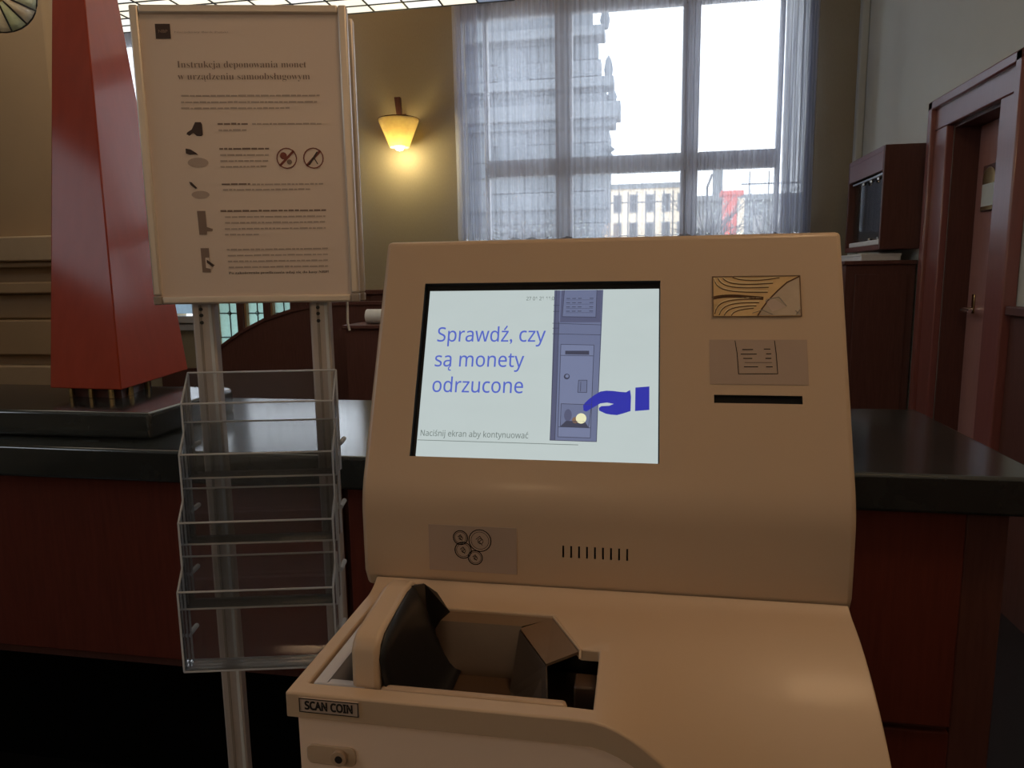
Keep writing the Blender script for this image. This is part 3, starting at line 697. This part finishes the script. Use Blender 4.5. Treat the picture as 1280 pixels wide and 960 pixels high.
for i, (u0, u1, v) in enumerate(((-96, 116, 1782), (-97, 115, 1772.5), (-97.5, 68.5, 1763.5), (9.4, 116.4, 1739.8), (-43, 0, 1730.8), (-43, 32, 1693), (-43.5, 32, 1684), (-44, 31, 1675.5),
        (3.5, 114.5, 1648), (-42.5, 98, 1640), (-42.5, 116.3, 1598), (-43, 116, 1589), (-44, 115, 1579.5), (-44.5, 11.3, 1570.5), (-43.3, 116.6, 1547), (-42.4, 116, 1537.8), (-43, 115.6, 1528.5), (-42.3, 115.2, 1519.2))):
    words(faint, u0, u1, v, 2.6, i)
for i, (u0, u1, v) in enumerate(((-43.8, 5, 1739.8), (-43.7, 33, 1702.3), (-44, 0.3, 1648.6), (-49, 116.8, 1607.2))): words(bold, u0, u1, v, 3.0, 50+i)
tag(faint.build('body_text', 'print3', sh, local=True), kind='stuff'); tag(bold.build('step_heading', 'print', sh, local=True), kind='stuff')
lettering2('Po zakończeniu przeliczania udaj się do kasy NBP!', 'print2', sh, pf, -43, 116, 1509.6, 3.6, style=SERIF, local=True)
flat([(-78, 1744), (-69, 1744), (-67.5, 1740), (-67.5, 1725), (-70, 1723), (-77, 1723.5), (-82, 1728), (-88, 1723.5), (-92.5, 1726), (-91, 1729), (-84, 1733)], pf).build('step_picture', 'print2', sh, local=True)
flat([(-95.5, 1704.5), (-88, 1703), (-80, 1698), (-76.5, 1694.5), (-82, 1695.5), (-90, 1695), (-95.5, 1697)], pf2).build('step_picture', 'print2', sh, local=True)
flat([(-78+16*math.cos(t*PI/10), 1683+7.5*math.sin(t*PI/10)) for t in range(20)], pf).build('step_picture', 'print3', sh, local=True)
flat([(-94, 1654), (-90, 1653), (-82, 1644), (-85, 1643), (-92, 1649)], pf2).build('step_picture', 'print2', sh, local=True)
flat([(-78+14*math.cos(t*PI/10), 1634+6*math.sin(t*PI/10)) for t in range(20)], pf).build('step_picture', 'print3', sh, local=True)
flat([(-85.5, 1609), (-72.5, 1609), (-72, 1584), (-63, 1581), (-63.5, 1577.5), (-72, 1577), (-73, 1572), (-84.5, 1572)], pf).build('step_picture', 'print', sh, local=True)
flat([(-84.5, 1551), (-71.5, 1551), (-71, 1513), (-84, 1513)], pf).build('step_picture', 'print', sh, local=True)
flat([(-78, 1536), (-72, 1536), (-70, 1518), (-78, 1520)], pf2).build('step_picture', 'paper', sh, local=True)
flat([(-76, 1533), (-64, 1524), (-67, 1521), (-76, 1528)], lambda u, v: (u/1000, .0012, v/1000)).build('step_picture', 'print2', sh, local=True)
for cu_, mt in ((59.7, 'redprint'), (101.4, 'print2')):
    e = MB(); ribbon(e, circ(cu_, 1688.6, 15.2), 1.7, pf2, True); ribbon(e, [(cu_-10.5, 1678), (cu_+10.5, 1699)], 3.6, pf2)
    e.build('ban_sign', 'redprint', sh, local=True)
    if mt == 'redprint':
        flat(circ(cu_-5, 1692.5, 5.5, 14), pf).build('ban_drawing', 'redprint', sh, local=True); flat(circ(cu_+4, 1683, 4, 14), pf).build('ban_drawing', 'print', sh, local=True)
    else:
        e = MB(); ribbon(e, [(cu_-7, 1679), (cu_+6, 1697)], 2.6, lambda u, v: (u/1000, .0012, v/1000)); ribbon(e, [(cu_+1, 1689), (cu_+6, 1680)], 1.6, lambda u, v: (u/1000, .0012, v/1000)); e.build('ban_drawing', 'print2', sh, local=True)
# four clear pockets stepping forward towards the bottom
for i, (zb, zf, zk, wb) in enumerate(((1.185, 1.307, 1.352, -.006), (1.083, 1.230, 1.275, -.030), (.985, 1.127, 1.172, -.054), (.892, 1.024, 1.068, -.078))):
    wf = wb-.036; u0, u1 = -.117, .121; t_ = .0028
    pk = box('brochure_pocket', 'acrylic', st, u0, u1, wb-t_, wb, zb, zk, local=True)
    box('front_panel', 'acrylic', pk, u0, u1, wf, wf+t_, zb, zf, local=True)
    box('floor_panel', 'acrylic_floor', pk, u0+.001, u1-.001, wf+t_, wb-t_, zb, zb+t_, local=True)
    for ua in (u0, u1-t_):
        MB().hexa([(ua, wf+t_, zb+t_), (ua, wb-t_, zb+t_), (ua, wb-t_, zk), (ua, wf+t_, zf)],
                  [(ua+t_, wf+t_, zb+t_), (ua+t_, wb-t_, zb+t_), (ua+t_, wb-t_, zk), (ua+t_, wf+t_, zf)]).build('side_panel', 'acrylic', pk, local=True)
    r_ = .0016
    for pts in ([(u0, wf, zf), (u1, wf, zf)], [(u0, wb-.001, zk), (u1, wb-.001, zk)], [(u0, wf, zb), (u1, wf, zb)], [(u0, wb, zb), (u1, wb, zb)],
                [(u0, wf, zb), (u0, wf, zf)], [(u1, wf, zb), (u1, wf, zf)], [(u0, wf, zf), (u0, wb, zk)], [(u1, wf, zf), (u1, wb, zk)], [(u0, wb, zb), (u0, wb, zk)], [(u1, wb, zb), (u1, wb, zk)]):
        MB().tube(pts, r_, 6).build('painted_edge_gleam', 'acrylic_edge', pk, local=True, smooth=True)  # edge gleam put into milky white rods
    for ua in (u0-.002, u1+.002):
        MB().tube([(ua, wb-.005, zb+.045), (ua, wb+.030, zb+.045)], .004, 8).build('clip', 'acrylic_edge', pk, local=True, smooth=True)
MB().tube([(.133, .05, 1.60), (.135, .05, 1.46), (.134, .05, 1.425), (.1365, .05, 1.412)], .0022, 6).build('cord', 'whitething', st, local=True, smooth=True)

# ================================================================ counter
ctop = MB().box(-4.2, .785, 1.50, 2.235, 1.02, 1.10).build('stone_worktop', 'stone', bevel=.008, seg=3)
tag(ctop, 'long polished dark green stone counter top reflecting the window', 'countertop')
cb = thing('counter', 'dark mahogany counter front under the polished stone top', 'counter', (-1.7, 1.85, 0))
box('carcass', 'mahodark', cb, -4.2, .70, 1.575, 2.20, .50, 1.02)
for x0, x1 in ((-3.4, -2.05), (-2.03, -.70), (-.68, .655)):
    box('front_board', 'maho', cb, x0, x1, 1.545, 1.575, .535, 1.015, .004)
box('end_pilaster', 'mahodark', cb, .66, .74, 1.56, 2.20, 0, 1.02, .004)
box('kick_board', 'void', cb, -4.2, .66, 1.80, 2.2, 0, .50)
box('foot_block', 'maho', cb, .40, .66, 1.56, 1.79, 0, .515, .004)

# raised stone ledge with the lacquered obelisk
lp = [(-3.0, 1.60), (-1.225, 1.60), (-1.235, 1.98)] + [(-1.285+.05*math.cos(t*PI/12), 1.98+.05*math.sin(t*PI/12)) for t in range(1, 7)] + [(-3.0, 2.03)]
led = MB().prism(lp, lambda a, b: (a, b, 1.10), lambda a, b: (a, b, 1.17)).build('counter_ledge', 'stone', bevel=.010, seg=3, ang=40)
tag(led, 'raised dark stone ledge on the counter, under the red obelisk', 'ledge')
ob = thing('obelisk', 'tall tapering red-brown lacquered obelisk on a brass foot', 'obelisk', (-1.58, 1.98, 1.17))
B = [(-1.675, 1.78), (-1.43, 1.762), (-1.523, 2.203), (-1.77, 2.22)]; AP = (-1.90, 2.35)
def ring_ob(k, z): return [(AP[0]+(x-AP[0])*k, AP[1]+(y-AP[1])*k, z) for x, y in B]
mb = MB().hexa(ring_ob(1, 1.20), ring_ob(.26, 2.90)); mb.build('shaft', 'lacquer', ob, bevel=.004)
MB().hexa(ring_ob(.26, 2.90), ring_ob(.20, 3.0)).build('tip', 'brass', ob)
fq = [(-1.65, 1.82), (-1.465, 1.805), (-1.53, 2.02), (-1.73, 2.02)]
mb = MB().hexa([(x, y, 1.17) for x, y in fq], [(x, y, 1.2) for x, y in fq]); foot = mb.build('foot', 'mahodark', ob)
rg = [(-1.662, 1.808), (-1.455, 1.793), (-1.517, 2.02)]
for a, b, n in ((0, 1, 3), (1, 2, 2)):
    for k in range(n):
        t = (k+.5)/n; x = rg[a][0]+(rg[b][0]-rg[a][0])*t; y = rg[a][1]+(rg[b][1]-rg[a][1])*t
        MB().tube([(x, y, 1.171), (x, y, 1.199)], .008, 8).build('brass_stud', 'brass', foot, smooth=True)

# ================================================================ behind the counter
# curved-back dark wooden partition
cp = [(-3.75, 0), (-3.75, .45), (-3.50, .70), (-3.285, .967), (-3.118, 1.076), (-2.906, 1.176), (-2.666, 1.25), (-2.432, 1.291), (-2.2, 1.30), (-1.2, 1.30), (-1.2, 0)]
pa = thing('partition', 'dark wooden partition with a curved sloping top before the leaded windows', 'partition', (-2.4, 5.2, 0))
MB().prism(cp, lambda a, b: (a, 5.20, b), lambda a, b: (a, 5.26, b)).build('board', 'mahodark', pa)
capm = MB()
for (a, b), (c, d) in zip(cp[1:-2], cp[2:-1]): capm.hexa([(a, 5.185, b), (a, 5.275, b), (a, 5.275, b+.025), (a, 5.185, b+.025)], [(c, 5.185, d), (c, 5.275, d), (c, 5.275, d+.025), (c, 5.185, d+.025)])
capm.build('top_moulding', 'mahodark', pa)
# white roll standing out of the dark shelf in front of the partition
sh_ = thing('side_cabinet', 'dark mahogany side cabinet behind the coin machine', 'cabinet', (-1.75, 4.9, 0))
box('body', 'mahodark', sh_, -2.02, -1.3, 4.7, 5.1, 0, 1.155); box('top', 'mahodark', sh_, -2.04, -1.28, 4.68, 5.12, 1.155, 1.18, .004)
rl_ = thing('paper_roll', 'small white paper roll lying on the dark side cabinet', 'roll', (-1.8, 4.85, 1.18))
MB().tube([(-1.915, 4.85, 1.232), (-1.62, 4.85, 1.232)], .051, 20).build('paper', 'whitething', rl_, smooth=True)
MB().tube([(-1.925, 4.85, 1.232), (-1.915, 4.85, 1.232)], .028, 14).build('core', 'corner', rl_, smooth=True)

# cupboard and display case on the right
cu = thing('cupboard', 'tall dark mahogany cupboard below the wall display case', 'cupboard', (1.4, 5.2, 0))
box('body', 'mahodark', cu, 1.20, 1.585, 4.66, 5.88, 0, 1.535); box('top', 'mahodark', cu, 1.185, 1.59, 4.64, 5.90, 1.535, 1.56, .005)
box('side_panel', 'mahodark', cu, 1.25, 1.54, 4.645, 4.66, .1, 1.48, .003)
bx_ = thing('flat_box', 'flat white cardboard box on the dark cupboard, below the display case', 'box', (1.42, 4.95, 1.56))
box('body', 'whitething', bx_, 1.30, 1.52, 4.72, 5.3, 1.56, 1.59, .003); box('lid', 'whitething', bx_, 1.297, 1.523, 4.717, 5.303, 1.588, 1.602, .002)
dc = thing('display_case', 'red-brown wooden display case hung on the grey-green wall beside the door', 'display case', (1.5, 5.05, 1.62))
X0, X1, Y0, Y1, Z0, Z1 = 1.38, 1.60, 4.66, 5.42, 1.625, 2.225
box('side', 'mahodark', dc, X0, X1, Y0, Y0+.03, Z0, Z1, .004); box('side', 'mahodark', dc, X0, X1, Y1-.03, Y1, Z0, Z1, .004)
box('bottom', 'maho', dc, X0, X1, Y0+.03, Y1-.03, Z0, Z0+.03); box('top', 'doorwood', dc, X0, X1, Y0+.03, Y1-.03, Z1-.03, Z1)
box('valance', 'doorwood', dc, X0, X0+.02, Y0+.03, Y1-.03, Z1-.14, Z1-.03, .003)
box('back', 'black', dc, X1-.02, X1, Y0+.03, Y1-.03, Z0+.03, Z1-.03)
dg_ = box('glass_pane', 'acrylic', dc, X0+.04, X0+.045, Y0+.03, Y1-.03, Z0+.07, Z1-.14)
r1 = box('chrome_rail', 'steel', dc, X0+.01, X0+.035, Y0+.05, Y1-.08, Z1-.165, Z1-.15, .003)
r2 = box('chrome_rail', 'whitething', dc, X0+.01, X0+.06, Y0+.04, Y1-.06, Z0+.03, Z0+.062, .006)
for y in (4.82, 4.96, 5.12):
    MB().lathe([(0, Z1-.185), (.012, Z1-.18), (.012, Z1-.168), (.004, Z1-.16)], X0+.022, y, 10).build('knob', 'steel', r1, smooth=True)
for y in (4.80, 4.98):
    MB().lathe([(.004, Z0+.062), (.01, Z0+.068), (.01, Z0+.078), (0, Z0+.084)], X0+.03, y, 10).build('knob', 'steel', r2, smooth=True)

# ================================================================ lamps
ws = thing('wall_sconce', 'lit amber glass wall sconce with dark wooden stem on the olive wall', 'wall lamp', (-1.96, 6.0, 2.55))
box('back_plate', 'mahodark', ws, -1.985, -1.945, 5.975, 6.0, 2.62, 2.84, .004)
MB().hexa([(-1.985, 5.86, 2.76), (-1.945, 5.86, 2.76), (-1.945, 5.90, 2.76), (-1.985, 5.90, 2.76)],
          [(-2.005, 5.86, 2.95), (-1.955, 5.86, 2.95), (-1.955, 5.90, 2.95), (-2.005, 5.90, 2.95)]).build('stem', 'mahodark', ws, bevel=.004)
MB().tube([(-1.965, 5.985, 2.80), (-1.965, 5.90, 2.80)], .012, 10).build('arm', 'brass', ws, smooth=True)
MB().lathe([(.05, 2.762), (.062, 2.77), (.05, 2.785), (.02, 2.79)], -1.965, 5.85, 20).build('collar', 'brass', ws, smooth=True)
sd = MB().lathe([(.165, 2.768), (.16, 2.745), (.12, 2.65), (.078, 2.548)], -1.962, 5.83, 28).build('shade', 'amber', ws, smooth=True, solid=.004)
MB().lathe([(.163, 2.772), (.168, 2.768), (.163, 2.762)], -1.962, 5.83, 28).build('shade_rim', 'brass', sd, smooth=True)
bl = MB().lathe([(0, 2.52), (.03, 2.53), (.042, 2.56), (.03, 2.60), (.015, 2.64), (.012, 2.76)], -1.962, 5.83, 16).build('bulb', 'bulb', ws, smooth=True)
def point(name, loc, w, col, r):
    l = bpy.data.lights.new(name, 'POINT'); l.energy = w; l.color = col; l.shadow_soft_size = r
    o = bpy.data.objects.new(name, l); COL.objects.link(o); o.location = loc; return o
point('sconce_light', (-1.962, 5.80, 2.515), 7, (1, .80, .40), .03)

# stained glass ceiling light over the public side of the hall
ly = thing('glass_ceiling_light', 'suspended ceiling light of lit cream glass panes in dark cames', 'ceiling light', (-1.9, 2.2, 3.0))
LX0, LX1, LY1, LZ = -3.16, -.72, 4.20, 3.013
npx, npy = 12, 22; dx = (LX1-LX0)/npx; dy = .105
rest = MB(); me0 = None
for j in range(npy):
    for i in range(npx):
        x0 = LX0+dx*i; y1 = LY1-dy*j
        if j < 12:
            mt = 'layb' if (j == 0 and i >= npx-1) else ('layw' if random.random() < .4 else 'lay')
            box('glass_pane', mt, ly, x0+.004, x0+dx-.004, y1-dy+.004, y1-.004, LZ, LZ+.006)
        else: rest.box(x0+.004, x0+dx-.004, y1-dy+.004, y1-.004, LZ, LZ+.006)
tag(rest.build('glass_panes_beyond', 'lay', ly, weld=False), kind='stuff')
cm_ = MB()
for i in range(npx+1): cm_.box(LX0+dx*i-.005, LX0+dx*i+.005, LY1-dy*npy, LY1, LZ-.004, LZ+.008)
for j in range(npy+1): cm_.box(LX0, LX1, LY1-dy*j-.005, LY1-dy*j+.005, LZ-.004, LZ+.008)
cm_.build('came', 'lead', ly, weld=False)
box('tray', 'ceil', ly, LX0-.02, LX1+.02, LY1-dy*npy-.02, LY1+.02, LZ+.01, LZ+.10)
for x in (LX0+.3, LX1-.3):
    for y in (LY1-.3, LY1-dy*npy+.3): MB().tube([(x, y, LZ+.10), (x, y, H)], .008, 8).build('hanger', 'brass', ly)

# petal-glass bowl lamp by the pier
bw = thing('bowl_lamp', 'bowl lamp of grey-green and cream glass petals hung before the stone pier', 'pendant lamp', (-2.17, 2.2, 2.45))
ctr = Vector((-2.17, 2.25, 2.475)); ax = (Vector((0, 0, 1.5))-ctr).normalized()
rot = Vector((0, 0, 1)).rotation_difference(ax).to_matrix()
NP = 14
for k in range(NP):
    pts = MB(); a0, a1 = 2*PI*(k+.03)/NP, 2*PI*(k+.97)/NP
    for s_ in range(5):
        rr = .035+.090*s_/4; zz = .075*(1-(s_/4)**2)
        for a in (a0, (a0+a1)/2, a1): pts.v.append(tuple(ctr+rot @ Vector((rr*math.cos(a), rr*math.sin(a), zz))))
    for s_ in range(4):
        for c_ in range(2): pts.f.append((s_*3+c_, s_*3+c_+1, s_*3+c_+4, s_*3+c_+3))
    pts.build('glass_petal', 'tifg' if k % 2 else 'tifc', bw, smooth=True, solid=.003)
    a = 2*PI*k/NP
    MB().tube([ctr+rot @ Vector(((.035+.090*s_/4)*math.cos(a), (.035+.090*s_/4)*math.sin(a), .075*(1-(s_/4)**2)+.001)) for s_ in range(5)], .003, 6).build('came', 'lead', bw, smooth=True)
MB().tube([ctr+rot @ Vector((.125*math.cos(2*PI*k/32), .125*math.sin(2*PI*k/32), 0)) for k in range(33)], .003, 6).build('rim', 'lead', bw, smooth=True)
MB().tube([ctr+ax*.07, ctr+ax*.085], [.036, .025], 16).build('boss', 'brass', bw, smooth=True)
MB().tube([ctr, ctr+Vector((-.05, .15, .3)), Vector((-2.25, 2.4, H))], .008, 8).build('stem', 'brass', bw, smooth=True)

point('bowl_light', tuple(ctr+ax*.02), .5, (1, .92, .75), .03)
# unseen opal globes added as warm fill light for machine and walls
FILL_GLOBES = [(-.6, -2.0, 2.3, 'tall window', .175), (.62, .72, 3.2, 'door', .21), (-2.3, 4.9, 3.95, 'sconce', .14)]
for gx, gy, gz, where, gr_ in FILL_GLOBES:
    g = thing('fill_globe', 'unseen round opal lamp added as warm fill light on the %s side of the hall' % where, 'pendant lamp', (gx, gy, gz), group='added fill globes')
    MB().lathe([(gr_*math.sin(t*PI/12), gz-gr_*math.cos(t*PI/12)) for t in range(12)], gx, gy, 24).build('added_globe', 'added_globe', g, smooth=True)
    MB().lathe([(.06, gz+gr_*.93), (.055, gz+gr_+.02), (.02, gz+gr_+.04), (.008, gz+gr_+.04), (.008, H)], gx, gy, 14).build('stem', 'brass', g, smooth=True)

# ================================================================ curtains
def curtain(name, label, x0, x1, gath, ph):
    """gath(t) = share of gathering: dense deep folds towards the stack"""
    t_ = thing(name, label, 'curtain', ((x0+x1)/2, 5.88, 1.86), group=None)
    n = 420; us = []
    acc = 0; raw = [0]
    for i in range(n): acc += 1/(1+2.2*gath((i+.5)/n)); raw.append(acc)
    us = [r/acc for r in raw]
    def fn(i, z):
        t = us[i]; x = x0+(x1-x0)*t; g = gath(t)
        a = .010+.030*g
        y = 5.88+a*math.sin(i*.55+ph+.6*math.sin(i*.13))+.012*math.sin(i*.09+1)+(.006*math.sin(z*2+i*.2))
        zz = z+(.010*math.sin(i*.2) if z < 1.9 else 0)
        return (x+.004*math.sin(z*1.3+i*.3), y, zz)
    mb_ = MB().grid(fn, list(range(n+1)), lin(1.80, 3.765, 14)); mb_.build('net', 'sheer', t_, smooth=True, ang=180, weld=False)
    return t_
cl = curtain('sheer_curtain', 'white sheer net curtain with close gathered folds on its sconce side', -1.50, .303, lambda t: max(0, 1-t/.17), .3)
cr_ = curtain('sheer_curtain', 'white sheer net curtain with close gathered folds on its display case side', .315, 1.235, lambda t: max(0, (t-.70)/.30), 1.1)
# extra gathered layers of the stacks
def stack(t_, x0, x1, ph, mt='sheer2'):
    n = 110
    def fn(i, z): 
        x = x0+(x1-x0)*i/n; return (x+.01*math.sin(z*.9+ph), 5.842+.030*math.sin(i*.62+ph+.5*math.sin(i*.21))+.010*math.sin(i*.31), z+.008*math.sin(i*.5)*(z < 1.9))
    MB().grid(fn, list(range(n+1)), lin(1.79, 3.765, 10)).build('gathered_folds', mt, t_, smooth=True, ang=180, weld=False)
stack(cl, -1.50, -1.29, .4, 'sheer'); stack(cr_, 1.02, 1.235, 1.3)
cl5 = curtain('sheer_curtain', 'white sheer net curtain of the window behind the information stand', -4.80, -2.40, lambda t: max(0, 1-t/.12)+max(0, (t-.88)/.12), 2.2)
rd = thing('curtain_rod', 'white curtain rod above the tall window', 'curtain rod', (-.13, 5.88, 3.8))
MB().tube([(-1.58, 5.88, 3.79), (1.32, 5.88, 3.79)], .014, 12).build('rod', 'white', rd, smooth=True)
for x in (-1.5, 1.25): MB().tube([(x, 5.88, 3.79), (x, 6.0, 3.79)], .010, 8).build('bracket', 'white', rd, smooth=True)

# ================================================================ outside
tag(box('ground', 'pave', None, -60, 60, 6.4, 120, -.4, -.05), kind='structure')
bA = thing('stone_building', 'grey-blue ashlar stone building with cornices across the street', 'building', (-3.8, 22, 0))
z = -.05; k = 0
edge = lambda zz: -1.02 if zz < 4.6 else (-.95 if zz < 6.0 else -.98-(zz-6.0)*.19)
while z < 10.5:
    h = .42
    x1 = edge(z+h/2); 
    # ashlar blocks of one course, wide ones further left
    x = x1; j = 0
    while x > -6.4:
        w = (.62 if (k+j) % 2 else .95); 
        box('ashlar_block', 'bstone' if random.random() < .6 else 'bstone2', bA, x-w+.02, x, 20.0+random.uniform(-.03, .03), 20.5, z+.012, z+h-.012)
        x -= w; j += 1
    z += h; k += 1
box('core', 'bstone2', bA, -6.6, -1.12, 20.08, 26, -.05, 6.1)
box('upper_core', 'bstone2', bA, -6.6, -1.95, 20.08, 26, 6.1, 9.6)
for z0, z1, d, xe in ((5.55, 5.95, .35, -.62), (5.35, 5.55, .2, -.75), (6.35, 6.6, .25, -.8), (3.25, 3.45, .12, -.92), (7.6, 7.85, .3, -1.05)):
    box('cornice', 'bstone2' if z0 in (5.35, 3.25) else 'bstone', bA, -6.7, xe, 20-d, 20.5, z0, z1, .03)
for x, zb, zt, r in ((-.80, 4.35, 4.75, .12), (-.76, 6.0, 6.35, .14), (-.85, 6.6, 7.2, .12), (-.95, 7.85, 8.4, .13), (-.85, 4.75, 4.9, .18)):
    MB().lathe([(0, zb), (r*.7, zb), (r, zb+(zt-zb)*.4), (r*.6, zb+(zt-zb)*.8), (0, zt)], x-.1, 20.1, 12).build('stone_ornament', 'bstone2', bA, smooth=True)
for zz in (4.2, 6.2):
    wn = MB().prism([(-3.9, zz), (-3.1, zz), (-3.1, zz+.9)]+[(-3.5+.4*math.cos(t*PI/8), zz+.9+.4*math.sin(t*PI/8)) for t in range(1, 8)]+[(-3.9, zz+.9)],
                    lambda a, b: (a, 19.93, b), lambda a, b: (a, 20.0, b)).build('arched_window', 'bstone2', bA)
bB = thing('ochre_house', 'pale ochre house seen far down the street through the lower panes', 'building', (1.4, 40, 0))
box('wall', 'ochre', bB, -1.9, 2.35, 40, 46, -.05, 6.0)
box('roof_edge', 'farhouse', bB, -2.0, 2.45, 39.9, 46, 6.0, 6.25)
for x in (-1.6, -.75, .1, .95, 1.75):
    for zz in (3.3, 4.75):
        w = box('window', 'bwin', bB, x, x+.45, 39.95, 40, zz, zz+.95); box('pane', 'pane', w, x+.05, x+.4, 39.93, 39.95, zz+.05, zz+.9)
bC = thing('grey_house', 'low grey house far behind the red kiosk', 'building', (6, 44, 0))
box('wall', 'farhouse', bC, 2.6, 11.5, 42, 48, -.05, 5.4)
for x in (2.9, 3.9, 4.9, 5.9, 6.9, 7.9):
    box('window', 'bwin', bC, x, x+.5, 41.95, 42, 3.4, 4.6)
box('roof', 'farhouse', bC, 2.5, 11.6, 41.8, 48, 5.4, 5.7); box('chimney', 'farhouse', bC, 3.85, 4.35, 43, 43.6, 5.7, 7.3)
box('parapet_rail', 'farhouse', bC, 5.2, 9, 41.8, 41.86, 6.2, 6.28)
for x in (5.6, 6.6, 7.6): box('rail_post', 'farhouse', bC, x, x+.06, 41.8, 41.86, 5.7, 6.9)
ki = thing('street_kiosk', 'hazy red kiosk standing in the street beyond the lower pane', 'kiosk', (2.9, 26, 0))
box('body', 'redfar', ki, 2.68, 3.12, 26, 26.5, -.05, 4.1); box('cap', 'redfar', ki, 2.58, 3.32, 25.9, 26.6, 4.1, 4.25, .02); box('base', 'farhouse', ki, 2.64, 3.16, 25.96, 26.54, -.05, .4)
box('side_wing', 'ochre', ki, 3.14, 3.36, 26, 26.4, -.05, 4.0)
sl = thing('street_pole', 'thin bent dark pole by the street', 'pole', (1.95, 20, 0))
MB().tube([(1.62, 20, -.05), (1.66, 20, 3.0), (1.63, 20, 3.7), (1.75, 20, 4.05)], .03, 8).build('shaft', 'twig', sl, smooth=True)
box('foot', 'twig', sl, 1.55, 1.69, 19.93, 20.07, -.05, .1)
# fence before the ochre house
fe = thing('street_railing', 'thin dark street railing before the ochre house', 'railing', (.1, 17, 0))
for x in lin(-.75, 1.05, 9): box('bar', 'twig', fe, x-.014, x+.014, 17, 17.03, -.05, 3.35)
box('top_rail', 'twig', fe, -.78, 1.08, 16.99, 17.03, 3.10, 3.125); box('bottom_rail', 'twig', fe, -.78, 1.08, 16.99, 17.03, 2.36, 2.385)
# bare twiggy shrubs close outside the glass
def shrub(x, y, w, h0, h1, label, seed):
    rn = random.Random(seed)
    t_ = thing('shrub', label, 'shrub', (x, y, -.05), group='bare shrubs outside the window')
    tw = MB()
    MB().tube([(x, y, -.05), (x, y, h0)], .05, 8).build('stem', 'twig', t_)
    for k in range(70):
        a = Vector((x+rn.uniform(-.1, .1), y+rn.uniform(-.1, .1), rn.uniform(h0-.5, h0))); b = Vector((x+rn.uniform(-w, w), y+rn.uniform(-.4, .4), rn.uniform(h0-.1, h1)))
        c = (a+b)/2+Vector((rn.uniform(-.1, .1), 0, rn.uniform(-.05, .12))); tw.tube([a, c, b], [.008, .006, .003], 4, cap=False)
    tag(tw.build('twigs', 'twig', t_, weld=False), kind='stuff')
    lf = MB()
    for k in range(260):
        p = Vector((x+rn.uniform(-w, w), y+rn.uniform(-.4, .4), rn.uniform(h0-.5, h1-.15))); u_ = Vector((rn.uniform(-1, 1), rn.uniform(-1, 1), rn.uniform(-1, 1))).normalized()*.022; v_ = u_.orthogonal().normalized()*.012
        lf.add([p-u_, p+v_, p+u_, p-v_], [(0, 1, 2, 3)])
    tag(lf.build('leaves', 'leaf', t_, weld=False), kind='stuff')
shrub(.75, 9.0, .55, 2.0, 2.50, 'bare twiggy shrub outside the pane with the red kiosk', 3)
shrub(1.75, 10.2, .45, 1.95, 2.6, 'bare twiggy shrub outside the pane nearest the display case', 5)
shrub(-1.35, 9.0, .8, 2.0, 2.35, 'bare twiggy shrub outside the pane nearest the sconce', 7)
